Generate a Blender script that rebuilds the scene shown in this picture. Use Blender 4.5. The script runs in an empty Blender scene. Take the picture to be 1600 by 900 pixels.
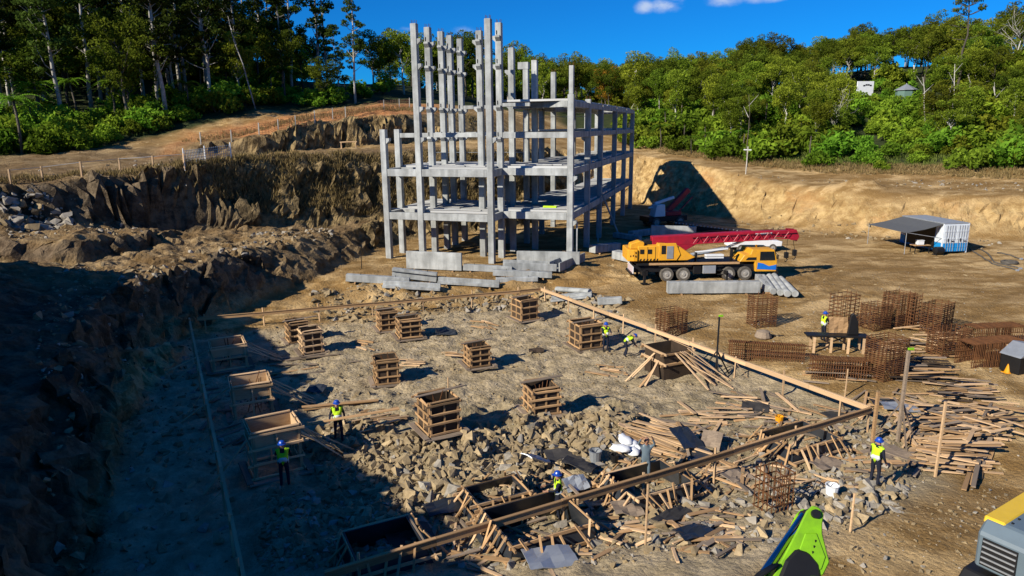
import bpy, bmesh, math, random
import numpy as np
from mathutils import Vector, Matrix, Euler, Quaternion
from mathutils.geometry import delaunay_2d_cdt

random.seed(7)
RNG = np.random.default_rng(11)
SC = bpy.context.scene
COL = SC.collection
rad = math.radians

# ------------------------------------------------------------------ camera
FPX, PITCH, ROLL, CAMH = 1090.0, rad(13.0), rad(0.6), 13.0
_c, _s = math.cos(PITCH), math.sin(PITCH)
FW = Vector((0, _c, -_s)); _U0 = Vector((0, _s, _c)); _R0 = Vector((1, 0, 0))
RT = math.cos(ROLL) * _R0 - math.sin(ROLL) * _U0
UP = math.sin(ROLL) * _R0 + math.cos(ROLL) * _U0
CAM = Vector((0, 0, CAMH))
cd = bpy.data.cameras.new('camera')
cam = bpy.data.objects.new('camera', cd); COL.objects.link(cam)
cd.sensor_fit = 'HORIZONTAL'; cd.sensor_width = 36.0; cd.lens = 36.0 * FPX / 1600.0
cd.clip_start = 0.1; cd.clip_end = 6000
m3 = Matrix((RT, UP, -FW)).transposed()
cam.matrix_world = Matrix.Translation(CAM) @ m3.to_4x4()
SC.camera = cam

# ------------------------------------------------------------------ sky, sun, exposure
SUN_EL = rad(30.0); SUN_TO = Vector((-0.8, -0.6, 0)).normalized()
world = bpy.data.worlds.new('World'); SC.world = world; world.use_nodes = True
wt = world.node_tree; wt.nodes.clear()
wo = wt.nodes.new('ShaderNodeOutputWorld'); bg = wt.nodes.new('ShaderNodeBackground')
sky = wt.nodes.new('ShaderNodeTexSky'); sky.sky_type = 'NISHITA'; sky.sun_disc = False
sky.sun_elevation = SUN_EL; sky.sun_rotation = math.atan2(SUN_TO.x, SUN_TO.y)
sky.altitude = 1500; sky.air_density = 1.0; sky.dust_density = 0.0; sky.ozone_density = 5.0
tint = wt.nodes.new('ShaderNodeMixRGB'); tint.blend_type = 'MULTIPLY'; tint.inputs['Fac'].default_value = 1.0
tint.inputs['Color2'].default_value = (0.07, 0.84, 1.62, 1)   # a deep, clear winter blue
# small fair-weather clouds low in the sky: soft puffs broken up by noise, each at its own bearing
L = wt.links.new
geo = wt.nodes.new('ShaderNodeTexCoord')
nz = wt.nodes.new('ShaderNodeTexNoise'); nz.inputs['Scale'].default_value = 26.0; nz.inputs['Detail'].default_value = 7.0; nz.inputs['Roughness'].default_value = 0.6
mpz = wt.nodes.new('ShaderNodeMapping'); mpz.inputs['Scale'].default_value = (1, 1, 1.9); L(geo.outputs['Generated'], mpz.inputs['Vector']); L(mpz.outputs['Vector'], nz.inputs['Vector'])
tot = None
# (azimuth deg from +Y, elevation deg, half width, half height, weight); more of the same drift round the rest of the sky
for (az, el, hw, hh, wgt) in ((11.9, 8.75, .024, .010, 1), (10.4, 8.7, .016, .009, .95), (12.6, 9.2, .014, .008, .9), (16.2, 9.15, .026, .012, 1), (18.6, 9.3, .03, .012, 1), (19.6, 8.9, .02, .007, .9), (22.4, 9.0, .03, .008, .75), (-3.6, 7.3, .034, .009, .5), (-7.8, 7.4, .018, .006, .42), (25.5, 9.2, .016, .006, .7), (48, 12, .07, .016, .9), (-62, 11, .08, .015, .8), (95, 14, .1, .02, .9), (-120, 12, .09, .02, .8), (160, 13, .1, .02, .8), (-34, 24, .09, .02, .5), (30, 27, .1, .02, .6)):
    c = (math.sin(rad(az)) * math.cos(rad(el)), math.cos(rad(az)) * math.cos(rad(el)), math.sin(rad(el)))
    m1 = wt.nodes.new('ShaderNodeVectorMath'); m1.operation = 'SUBTRACT'; L(geo.outputs['Generated'], m1.inputs[0]); m1.inputs[1].default_value = c
    m2 = wt.nodes.new('ShaderNodeVectorMath'); m2.operation = 'MULTIPLY'; L(m1.outputs[0], m2.inputs[0]); m2.inputs[1].default_value = (1 / hw, 1 / hw, 1 / hh)
    m3_ = wt.nodes.new('ShaderNodeVectorMath'); m3_.operation = 'LENGTH'; L(m2.outputs[0], m3_.inputs[0])
    m4 = wt.nodes.new('ShaderNodeMapRange'); m4.inputs['From Min'].default_value = 0.0; m4.inputs['From Max'].default_value = 1.6; m4.inputs['To Min'].default_value = wgt; m4.inputs['To Max'].default_value = 0.0; L(m3_.outputs['Value'], m4.inputs['Value'])
    if tot is None: tot = m4.outputs['Result']
    else:
        mxx = wt.nodes.new('ShaderNodeMath'); mxx.operation = 'MAXIMUM'; L(tot, mxx.inputs[0]); L(m4.outputs['Result'], mxx.inputs[1]); tot = mxx.outputs['Value']
mm_ = wt.nodes.new('ShaderNodeMath'); mm_.operation = 'MULTIPLY'; L(tot, mm_.inputs[0]); L(nz.outputs['Fac'], mm_.inputs[1])
rp = wt.nodes.new('ShaderNodeMapRange'); rp.interpolation_type = 'SMOOTHSTEP'; rp.inputs['From Min'].default_value = 0.13; rp.inputs['From Max'].default_value = 0.46; rp.inputs['To Max'].default_value = 0.85
L(mm_.outputs['Value'], rp.inputs['Value'])
mx = wt.nodes.new('ShaderNodeMixRGB'); mx.inputs['Color2'].default_value = (8.0, 9.5, 12.5, 1)
L(rp.outputs['Result'], mx.inputs['Fac']); L(sky.outputs['Color'], tint.inputs['Color1']); L(tint.outputs['Color'], mx.inputs['Color1'])
L(mx.outputs['Color'], bg.inputs['Color']); L(bg.outputs['Background'], wo.inputs['Surface'])
bg.inputs['Strength'].default_value = 0.05
sd = bpy.data.lights.new('sun', 'SUN'); sd.energy = 5.0; sd.angle = rad(0.5); sd.color = (1.0, 0.92, 0.78)
sun = bpy.data.objects.new('sun', sd); COL.objects.link(sun)
_sv = Vector((SUN_TO.x * math.cos(SUN_EL), SUN_TO.y * math.cos(SUN_EL), math.sin(SUN_EL)))
sun.rotation_euler = (-_sv).to_track_quat('-Z', 'Y').to_euler()
sun.location = (-60, -40, 80)
SC.view_settings.view_transform = 'Standard'; SC.view_settings.look = 'None'
SC.view_settings.gamma = 1.0; SC.view_settings.exposure = 0.5; SC.view_settings.use_curve_mapping = False
SC.render.engine = 'CYCLES'
SC.cycles.use_denoising = True
SC.cycles.max_bounces = 5; SC.cycles.diffuse_bounces = 1; SC.cycles.glossy_bounces = 2
SC.cycles.transparent_max_bounces = 6; SC.cycles.caustics_reflective = False; SC.cycles.caustics_refractive = False

# ------------------------------------------------------------------ pixel <-> place helpers (1600 x 900 photograph)
def ray(px, py):
    return FW + RT * ((px - 800) / FPX) - UP * ((py - 450) / FPX)
def P(px, py, z):
    d = ray(px, py); return CAM + d * ((z - CAMH) / d.z)
def Pd(px, py, y):
    d = ray(px, py); return CAM + d * (y / d.y)

# ------------------------------------------------------------------ materials
MATS = {}
def new_mat(name):
    m = bpy.data.materials.new(name); m.use_nodes = True; MATS[name] = m
    nt = m.node_tree; b = nt.nodes['Principled BSDF']
    return m, nt, b
def _mul(nt, colour_socket, fac_socket, amt_lo, amt_hi):
    mr = nt.nodes.new('ShaderNodeMapRange'); mr.inputs['To Min'].default_value = amt_lo; mr.inputs['To Max'].default_value = amt_hi
    nt.links.new(fac_socket, mr.inputs['Value'])
    mm = nt.nodes.new('ShaderNodeVectorMath'); mm.operation = 'SCALE'
    nt.links.new(colour_socket, mm.inputs[0]); nt.links.new(mr.outputs['Result'], mm.inputs['Scale'])
    return mm.outputs['Vector']
def mat(name, col, rough=0.8, metal=0.0, var=0.25, scale=3.0, bump=0.0, bscale=30.0, rand=0.25, col2=None, stretch=None, spec=0.3, streak=0.0):
    """plain procedural material: two-tone noise, per-object brightness variation, optional bump"""
    m, nt, b = new_mat(name); N = nt.nodes.new; l = nt.links.new
    tc = N('ShaderNodeTexCoord'); src = tc.outputs['Object']
    if stretch:
        mpn = N('ShaderNodeMapping'); mpn.inputs['Scale'].default_value = stretch; l(src, mpn.inputs['Vector']); src = mpn.outputs['Vector']
    oi = N('ShaderNodeObjectInfo')
    ad = N('ShaderNodeVectorMath'); ad.operation = 'ADD'
    l(src, ad.inputs[0]); sc_ = N('ShaderNodeVectorMath'); sc_.operation = 'SCALE'; sc_.inputs[0].default_value = (37, 91, 53)
    l(oi.outputs['Random'], sc_.inputs['Scale']); l(sc_.outputs['Vector'], ad.inputs[1])
    n1 = N('ShaderNodeTexNoise'); n1.inputs['Scale'].default_value = scale; n1.inputs['Detail'].default_value = 5; n1.inputs['Roughness'].default_value = 0.65
    l(ad.outputs['Vector'], n1.inputs['Vector'])
    c2 = col2 or tuple(c * (1 - var) for c in col)
    mixn = N('ShaderNodeMixRGB'); mixn.inputs['Color1'].default_value = (*c2, 1); mixn.inputs['Color2'].default_value = (*col, 1)
    cr = N('ShaderNodeMapRange'); cr.inputs['From Min'].default_value = 0.3; cr.inputs['From Max'].default_value = 0.7
    l(n1.outputs['Fac'], cr.inputs['Value']); l(cr.outputs['Result'], mixn.inputs['Fac'])
    out = mixn.outputs['Color']
    if streak:      # rain streaks and pour marks running down the surface
        ms_ = N('ShaderNodeMapping'); ms_.inputs['Scale'].default_value = (2.2, 2.2, .3); l(tc.outputs['Object'], ms_.inputs['Vector'])
        n2 = N('ShaderNodeTexNoise'); n2.inputs['Scale'].default_value = 1.0; n2.inputs['Detail'].default_value = 5; l(ms_.outputs['Vector'], n2.inputs['Vector'])
        r2 = N('ShaderNodeMapRange'); r2.inputs['From Min'].default_value = .38; r2.inputs['From Max'].default_value = .62; l(n2.outputs['Fac'], r2.inputs['Value'])
        out = _mul(nt, out, r2.outputs['Result'], 1 - streak, 1.06)
    if rand: out = _mul(nt, out, oi.outputs['Random'], 1 - rand, 1 + rand)
    l(out, b.inputs['Base Color'])
    b.inputs['Roughness'].default_value = rough; b.inputs['Metallic'].default_value = metal
    b.inputs['Specular IOR Level'].default_value = spec
    if bump:
        nb = N('ShaderNodeTexNoise'); nb.inputs['Scale'].default_value = bscale; nb.inputs['Detail'].default_value = 4
        l(ad.outputs['Vector'], nb.inputs['Vector'])
        bp = N('ShaderNodeBump'); bp.inputs['Strength'].default_value = bump; bp.inputs['Distance'].default_value = 0.05
        l(nb.outputs['Fac'], bp.inputs['Height']); l(bp.outputs['Normal'], b.inputs['Normal'])
    return m

# ------------------------------------------------------------------ mesh helpers
class MB:
    """collects simple shapes and links them as ONE mesh object"""
    def __init__(s): s.v = []; s.f = []
    def add(s, vs, fs):
        o = len(s.v); s.v.extend([tuple(v) for v in vs]); s.f.extend([tuple(i + o for i in f) for f in fs]); return s
    def box(s, c, size, rz=0.0, M=None):
        hx, hy, hz = size[0] / 2, size[1] / 2, size[2] / 2
        R = M or Matrix.Rotation(rz, 3, 'Z'); c = Vector(c)
        vs = [c + R @ Vector((x * hx, y * hy, z * hz)) for x in (-1, 1) for y in (-1, 1) for z in (-1, 1)]
        return s.add(vs, [(0, 1, 3, 2), (4, 6, 7, 5), (0, 4, 5, 1), (2, 3, 7, 6), (0, 2, 6, 4), (1, 5, 7, 3)])
    def span(s, x0, x1, y0, y1, z0, z1):
        return s.box(((x0 + x1) / 2, (y0 + y1) / 2, (z0 + z1) / 2), (abs(x1 - x0), abs(y1 - y0), abs(z1 - z0)))
    def bar(s, p0, p1, w, h, up=(0, 0, 1)):
        p0, p1 = Vector(p0), Vector(p1); d = (p1 - p0); L_ = d.length
        if L_ < 1e-6: return s
        x = d / L_; u = Vector(up); y = u.cross(x)
        if y.length < 1e-4: y = Vector((1, 0, 0)).cross(x) if abs(x.x) < .9 else Vector((0, 1, 0)).cross(x)
        y.normalize(); z = x.cross(y)
        return s.box((p0 + p1) / 2, (L_, w, h), M=Matrix((x, y, z)).transposed())
    def tube(s, pts, r, n=6, cap=True):
        pts = [Vector(p) for p in pts]; rs = r if isinstance(r, (list, tuple)) else [r] * len(pts)
        rings = []; prev = None
        for i, p in enumerate(pts):
            d = (pts[min(i + 1, len(pts) - 1)] - pts[max(i - 1, 0)]).normalized()
            ref = prev if prev is not None else (Vector((0, 0, 1)) if abs(d.z) < .9 else Vector((1, 0, 0)))
            a = ref - d * ref.dot(d)
            if a.length < 1e-4: a = Vector((1, 0, 0)) - d * d.x
            a.normalize(); b = d.cross(a); prev = a
            rings.append([p + (a * math.cos(2 * math.pi * k / n) + b * math.sin(2 * math.pi * k / n)) * rs[i] for k in range(n)])
        vs = [q for rg in rings for q in rg]; fs = []
        for i in range(len(pts) - 1):
            for k in range(n):
                fs.append((i * n + k, i * n + (k + 1) % n, (i + 1) * n + (k + 1) % n, (i + 1) * n + k))
        if cap: fs.append(tuple(range(n))[::-1]); fs.append(tuple((len(pts) - 1) * n + k for k in range(n)))
        return s.add(vs, fs)
    def prism(s, poly, axis, a0, a1):
        """poly: 2-D outline; axis 'x','y','z' = extrusion axis from a0 to a1"""
        def pt(p, a):
            return {'x': (a, p[0], p[1]), 'y': (p[0], a, p[1]), 'z': (p[0], p[1], a)}[axis]
        n = len(poly); vs = [pt(p, a0) for p in poly] + [pt(p, a1) for p in poly]
        fs = [tuple(range(n))[::-1], tuple(range(n, 2 * n))] + [(i, (i + 1) % n, n + (i + 1) % n, n + i) for i in range(n)]
        return s.add(vs, fs)
    def lathe(s, prof, c=(0, 0, 0), n=16, axis='z'):
        c = Vector(c); vs = []; fs = []
        for (r, h) in prof:
            for k in range(n):
                t = 2 * math.pi * k / n; q = (r * math.cos(t), r * math.sin(t))
                v = {'z': (q[0], q[1], h), 'y': (q[0], h, q[1]), 'x': (h, q[0], q[1])}[axis]
                vs.append(c + Vector(v))
        for i in range(len(prof) - 1):
            for k in range(n):
                fs.append((i * n + k, i * n + (k + 1) % n, (i + 1) * n + (k + 1) % n, (i + 1) * n + k))
        fs.append(tuple(range(n))[::-1]); fs.append(tuple((len(prof) - 1) * n + k for k in range(n)))
        return s.add(vs, fs)
    def mesh(s, name, smooth=False, bevel=0.0):
        me = bpy.data.meshes.new(name); me.from_pydata(s.v, [], s.f)
        bm = bmesh.new(); bm.from_mesh(me)
        bmesh.ops.recalc_face_normals(bm, faces=bm.faces)
        if bevel:
            es = [e for e in bm.edges if len(e.link_faces) == 2 and e.calc_face_angle(0) > 0.5]
            bmesh.ops.bevel(bm, geom=es, offset=bevel, segments=1, affect='EDGES', clamp_overlap=True)
        bm.to_mesh(me); bm.free()
        if smooth: me.polygons.foreach_set('use_smooth', [True] * len(me.polygons))
        return me
    def build(s, name, material, parent=None, smooth=False, bevel=0.0, label=None):
        return put(name, s.mesh(name, smooth, bevel), material, parent, label=label)

def M_(m): return MATS[m] if isinstance(m, str) else m
def put(name, me, material=None, parent=None, loc=None, rot=None, scale=None, label=None):
    o = bpy.data.objects.new(name, me); COL.objects.link(o)
    if material and not me.materials: me.materials.append(M_(material))
    if parent: o.parent = parent
    if loc is not None: o.location = loc
    if rot is not None: o.rotation_euler = rot
    if scale is not None: o.scale = scale
    if label: o['label'] = label
    return o
def tag(o, label, cat, group=None):
    o['label'] = label; o['category'] = cat
    if group: o['group'] = group
    return o
def thing(name, label, cat, loc=(0, 0, 0), rz=0.0, group=None):
    o = bpy.data.objects.new(name, None); COL.objects.link(o); o.empty_display_size = 0.3
    o.location = loc; o.rotation_euler = (0, 0, rz)
    return tag(o, label, cat, group)
def copy_tree(o, parent=None):
    c = o.copy(); COL.objects.link(c)
    if parent: c.parent = parent
    for ch in list(o.children): copy_tree(ch, c)
    return c
def struct(o): o['kind'] = 'structure'; return o
def stuff(o): o['kind'] = 'stuff'; return o

# shared plank meshes: unit length along x, unit width y, unit thickness z, slightly out of true
PLANKS = []
for k in range(6):
    r_ = random.Random(k); b_ = MB(); vs = []
    for x in (-.5, 0.0, .5):
        for (y, z) in ((-.5, -.5), (.5, -.5), (.5, .5), (-.5, .5)):
            vs.append((x + r_.uniform(-.004, .004), y + (r_.uniform(-.12, .12) if x == 0 else r_.uniform(-.05, .05)), z + (r_.uniform(-.3, .3) if x == 0 else 0)))
    fs = [(3, 2, 1, 0), (8, 9, 10, 11)] + [(i * 4 + j, i * 4 + (j + 1) % 4, (i + 1) * 4 + (j + 1) % 4, (i + 1) * 4 + j) for i in (0, 1) for j in range(4)]
    b_.add(vs, fs); PLANKS.append(b_.mesh('plank'))
UNIT = MB().box((0, 0, 0), (1, 1, 1)).mesh('board')
_pm = {}
def pmesh(i, material):
    k = (i, material)
    if k not in _pm:
        me = (PLANKS[i] if i >= 0 else UNIT).copy(); me.materials.clear(); me.materials.append(M_(material)); _pm[k] = me
    return _pm[k]
def stick(name, p0, p1, w, h, material, parent=None, up=(0, 0, 1), bent=True):
    """a plank / batten / post from p0 to p1 (parent space) sharing mesh data"""
    p0, p1 = Vector(p0), Vector(p1); d = p1 - p0; L_ = d.length; x = d / L_
    y = Vector(up).cross(x)
    if y.length < 1e-3: y = Vector((0, 1, 0)).cross(x) if abs(x.y) < .9 else Vector((1, 0, 0)).cross(x)
    y.normalize(); z = x.cross(y)
    o = put(name, pmesh(random.randrange(6) if bent else -1, material), None, parent)
    o.matrix_basis = Matrix.Translation((p0 + p1) / 2) @ Matrix((x, y, z)).transposed().to_4x4() @ Matrix.Diagonal((L_, w, h, 1))
    return o
# ------------------------------------------------------------------ noise
def _hash(ix, iy, iz, seed):
    h = (ix.astype(np.int64) * 374761393 + iy.astype(np.int64) * 668265263 + iz.astype(np.int64) * 2147483647 + seed * 974711) & 0xffffffff
    h = ((h ^ (h >> 13)) * 1274126177) & 0xffffffff
    h = h ^ (h >> 16)
    return (h & 0xffff) / 65535.0
def vnoise(x, y, z=None, seed=0):
    x = np.asarray(x, float); y = np.asarray(y, float); z = np.zeros_like(x) if z is None else np.asarray(z, float)
    ix, iy, iz = np.floor(x), np.floor(y), np.floor(z); fx, fy, fz = x - ix, y - iy, z - iz
    fx, fy, fz = [t * t * (3 - 2 * t) for t in (fx, fy, fz)]
    r = 0
    for dx in (0, 1):
        for dy in (0, 1):
            for dz in (0, 1):
                w = (fx if dx else 1 - fx) * (fy if dy else 1 - fy) * (fz if dz else 1 - fz)
                r = r + w * _hash(ix + dx, iy + dy, iz + dz, seed)
    return r * 2 - 1
def fbm(x, y, scale, octv=4, seed=0, z=None, gain=0.5):
    a, r = 1.0, 0.0; f = 1.0 / scale
    for k in range(octv):
        r = r + a * vnoise(x * f, y * f, None if z is None else z * f, seed + k * 17); a *= gain; f *= 2.03
    return r
def sstep(a, b, x):
    t = np.clip((x - a) / (b - a), 0, 1); return t * t * (3 - 2 * t)

def blocks(x, y, z, size, seed):
    """broken-rock relief: the height of the nearest of jittered cells, tilted within each cell"""
    x, y, z = x / size, y / size, z / size; ix, iy, iz = np.floor(x), np.floor(y), np.floor(z); best = np.full(x.shape, 1e9); val = np.zeros(x.shape)
    for dx in (-1, 0, 1):
        for dy in (-1, 0, 1):
            for dz in (-1, 0, 1):
                cx, cy, cz = ix + dx, iy + dy, iz + dz
                ax, ay, az = x - cx - _hash(cx, cy, cz, seed), y - cy - _hash(cx, cy, cz, seed + 1), z - cz - _hash(cx, cy, cz, seed + 2)
                d = ax * ax + ay * ay + az * az; t = d < best; best = np.where(t, d, best)
                h = _hash(cx, cy, cz, seed + 3) * 2 - 1 + ax * (_hash(cx, cy, cz, seed + 4) - .5) * 1.6 + ay * (_hash(cx, cy, cz, seed + 5) - .5) * 1.6
                val = np.where(t, h, val)
    return val

# ------------------------------------------------------------------ terrain breaklines -> triangulated -> grid
V = lambda p: (p.x, p.y, p.z)
W = lambda x, y, z: (x, y, z)
BL = []   # list of polylines of (x, y, z)
toe = [W(2, -30, 0), W(-3, -8, 0), W(-9.0, 9, 0), W(-12.0, 17, 0), W(-17, 28, 0), W(-21.8, 40, 0), W(-21.3, 44, .1), W(-18.9, 49.5, .5), W(-15.8, 55, 1.2), W(-13.8, 62, 1.5), W(-13.2, 69, 1.6),
       W(-8, 75.5, 1.6), W(1, 82, 1.6), W(7, 93, 1.6), W(9.5, 104, 1.6), W(14, 109, 1.6), W(20, 106, 1.5), W(25, 93, 1.4), W(29.8, 84.5, 1.3), W(36, 77, 1.2), W(42, 73, 1.2), W(54, 70, 1.2), W(75, 63, 1.2), W(110, 45, 1.2)]
BL.append(toe)
# lower ledge of the left cliff: edge
BL.append([W(-5.5, 4, 3.2), W(-14.6, 17.5, 3.0), W(-20.4, 30, 3.4), W(-23.6, 39.5, 3.7), W(-22.4, 47.5, 4.0), W(-19.7, 55, 3.9), W(-17.0, 61.5, 3.7), W(-15.0, 68, 3.6), W(-14.0, 72, 3.7)])
BL.append([W(-8, 3, 4.0), W(-18.5, 18, 3.9), W(-23.5, 30, 4.2), W(-27.5, 40, 4.2), W(-28.2, 47, 3.9)])
# upper ledge far left, edge and the foot of its face
BL.append([W(-54, 47.0, 5.4), W(-36.6, 49.4, 5.6), W(-31.2, 49.0, 5.5), W(-29.6, 53, 5.3), W(-29.7, 57.0, 5.1)])
BL.append([W(-50, 45.8, 4.4), W(-36.3, 48.3, 4.0), W(-30.4, 47.8, 3.9), W(-28.6, 52.5, 3.9), W(-28.4, 57, 4.0)])
# foot of the upper cliff, and the break between dry-grass slope and cliff
BL.append([W(-60, 51.6, 6.4), V(Pd(0, 342, 53.2)), V(Pd(120, 353, 56.9)), V(Pd(300, 362, 62.0)), V(Pd(420, 356, 65.5)), V(Pd(560, 347, 70.8)), W(-7.6, 77.2, 4.0)])
BL.append([V(Pd(365, 300, 65.2)), V(Pd(420, 322, 66.8)), V(Pd(560, 331, 72.2)), W(-7.8, 79.0, 6.0)])
# top edge of the left cliff (terrace)
TE = [W(-75, 49, 8.8), W(-60, 52.6, 8.9), V(Pd(0, 292, 54)), V(Pd(120, 282, 57.5)), V(Pd(300, 262, 62.6)), V(Pd(420, 248, 69.5)), V(Pd(560, 239, 77)), W(-8, 83, 10.6), W(0, 89.5, 10.3), W(4, 100, 10.0), W(6, 112, 9.8), W(13, 117, 9.0), W(21, 113, 8.4), W(28.5, 97, 7.0), W(33, 88, 5.9), W(39, 80.5, 5.4), W(46, 77, 5.3), W(57, 73.5, 5.3), W(80, 66, 5.3), W(118, 47, 5.3)]
BL.append(TE)
# steep left promontory, just outside the frame
BL.append([W(-7, -4, 4.8), W(-16.0, 12.6, 5.0), W(-22.8, 22.6, 5.1), W(-25.6, 29, 5.2), W(-31.6, 39.2, 5.0), W(-45, 44.6, 4.6), W(-75, 45, 5)])
BL.append([W(-8.2, -6, 10.2), W(-17.4, 11.6, 10.3), W(-24.9, 21.8, 10.2), W(-28.0, 29.6, 10.3), W(-33.5, 37.5, 10.4), W(-46, 42.5, 10.3), W(-75, 43, 10)])
BL.append([W(-90, -60, 12), W(-90, 20, 12), W(-120, 45, 11)])
# back of the lower terrace, then the bank under the upper orange road
BL.append([W(-80, 66, 9.2), W(-56, 70, 9.5), W(-42, 80, 9.9), V(Pd(395, 243, 88)), V(Pd(480, 236, 93)), V(Pd(600, 226, 100)), W(-5, 110, 11.0), W(2, 122, 11.2)])
BL.append([W(-46, 84, 10.5), V(Pd(395, 214, 88.8)), V(Pd(480, 193, 94.2)), V(Pd(600, 180, 101.4)), V(Pd(680, 178, 112)), W(4, 134, 14.5)])
BL.append([W(-90, 78, 10), W(-60, 82, 10.3), W(-47, 92, 11.2), V(Pd(360, 214, 98)), V(Pd(450, 187, 106)), V(Pd(600, 167, 114)), V(Pd(690, 164, 126)), W(4, 142, 16)])
# left hill
BL.append([W(-160, 120, 20), W(-110, 135, 25), W(-75, 150, 26), W(-40, 165, 22), W(0, 180, 18)])
BL.append([W(-300, 200, 30), W(-200, 260, 30), W(-80, 300, 25), W(20, 320, 23)])
# right: back of the dirt road, then hillside
BL.append([W(12, 130, 11), W(24, 121, 9.4), W(33, 106, 7.6), W(40, 95, 6.4), W(50, 88, 6.0), W(64, 84, 5.9), W(90, 75, 5.9), W(130, 52, 5.9)])
BL.append([W(14, 150, 15), W(34, 138, 13), W(55, 120, 12.0), W(75, 110, 12), W(105, 95, 12), W(150, 65, 12)])
BL.append([W(10, 190, 17.5), W(42, 172, 17), W(75, 155, 19.5), W(105, 140, 21.5), W(140, 120, 21), W(190, 80, 19)])
BL.append([W(20, 250, 21), W(60, 225, 22), W(95, 195, 26), W(135, 175, 27), W(180, 150, 26), W(240, 100, 24)])
BL.append([W(40, 340, 23), W(150, 260, 27), W(260, 170, 27), W(330, 80, 26)])
# building pad and its rubble slope; yard
BL.append([W(-14.2, 54.8, 1.45), W(-11, 53.3, 1.5), W(-4, 55.0, 1.5), W(3.5, 57.0, 1.5), W(9, 60.5, 1.35), W(14, 66, 1.2)])
BL.append([W(-15.5, 48.2, .25), W(-10, 49.2, .15), W(-3, 51.6, .15), W(3.5, 53.0, .5), W(9, 54.5, .95)])
BL.append([W(-20, 42, 0), W(-8, 45.5, 0), W(2.5, 49.8, .05), W(6, 46, 0.0), W(16.5, 26.5, 0), W(25, 10, 0)])
BL.append([W(5.2, 49.8, .7), W(9, 45.5, .55), W(19, 27.6, .3), W(30, 10, .1)])
BL.append([W(22, 50, .95), W(40, 45, .8), W(70, 35, .8)])
BL.append([W(22, 25, .2), W(45, 18, .2)])
for R_, z_ in ((700, 24), (2200, 26)):
    BL.append([W(R_ * math.cos(t), R_ * math.sin(t), z_ if math.sin(t) > -.3 else 15) for t in np.linspace(0, 2 * math.pi, 25)[:-1]])
BL.append([W(-60, -120, 6), W(60, -120, 2), W(150, -60, 4)])

pts2, ptz, edges = [], [], []
for pl in BL:
    o = len(pts2)
    for (x, y, z) in pl: pts2.append(Vector((x, y))); ptz.append(z)
    if len(pl) != 24: edges += [(o + i, o + i + 1) for i in range(len(pl) - 1)]
res = delaunay_2d_cdt(pts2, edges, [], 0, 1e-4)
ov, of, orig = res[0], res[2], res[3]
oz = np.zeros(len(ov))
P2 = np.array([tuple(p) for p in pts2]); PZ = np.array(ptz)
for i, og in enumerate(orig):
    if len(og): oz[i] = PZ[list(og)].mean()
    else:
        d = np.hypot(P2[:, 0] - ov[i].x, P2[:, 1] - ov[i].y); k = np.argsort(d)[:3]; oz[i] = (PZ[k] / (d[k] + .01)).sum() / (1 / (d[k] + .01)).sum()

def axis(fine0, fine1, step, lo, hi, mid0, mid1, mstep):
    a = list(np.arange(fine0, fine1, step))
    def grow(v, end, sgn, mid):
        out = []; st = step; x = v
        while (x - end) * sgn < 0:
            lim = mstep if (x - mid) * sgn < 0 else 1e9
            st = min(st * 1.12, lim); x += sgn * st; out.append(x)
        return out
    return np.array(grow(a[0], lo, -1, mid0)[::-1] + a + grow(a[-1], hi, 1, mid1))
GX = axis(-30, 26, 0.19, -2200, 2200, -60, 62, 0.6)
GY = axis(11, 66, 0.19, -2200, 2200, 8, 120, 0.5)
NX, NY = len(GX), len(GY)
XX, YY = np.meshgrid(GX, GY)
ZZ = np.full(XX.shape, np.nan)
for f in of:
    f = list(f)
    for t in range(1, len(f) - 1):
        i, j, k = f[0], f[t], f[t + 1]
        (x1, y1), (x2, y2), (x3, y3) = ov[i], ov[j], ov[k]
        det = (y2 - y3) * (x1 - x3) + (x3 - x2) * (y1 - y3)
        if abs(det) < 1e-9: continue
        a0, a1 = np.searchsorted(GX, [min(x1, x2, x3) - 1e-6, max(x1, x2, x3) + 1e-6])
        b0, b1 = np.searchsorted(GY, [min(y1, y2, y3) - 1e-6, max(y1, y2, y3) + 1e-6])
        if a1 <= a0 or b1 <= b0: continue
        X, Y = XX[b0:b1, a0:a1], YY[b0:b1, a0:a1]
        l1 = ((y2 - y3) * (X - x3) + (x3 - x2) * (Y - y3)) / det; l2 = ((y3 - y1) * (X - x3) + (x1 - x3) * (Y - y3)) / det; l3 = 1 - l1 - l2
        ins = (l1 >= -1e-6) & (l2 >= -1e-6) & (l3 >= -1e-6)
        sub = ZZ[b0:b1, a0:a1]; sub[ins] = (l1 * oz[i] + l2 * oz[j] + l3 * oz[k])[ins]
ZZ[np.isnan(ZZ)] = 30.0
def blur(A, n):
    for _ in range(n):
        B = A.copy(); B[1:-1, 1:-1] = (A[1:-1, 1:-1] * 4 + A[:-2, 1:-1] + A[2:, 1:-1] + A[1:-1, :-2] + A[1:-1, 2:]) / 8; A = B
    return A
ZZ = blur(ZZ, 3)
gy_, gx_ = np.gradient(ZZ, GY, GX); SLOPE = np.hypot(gx_, gy_)
steep = sstep(0.45, 1.3, blur(SLOPE, 2))
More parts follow.
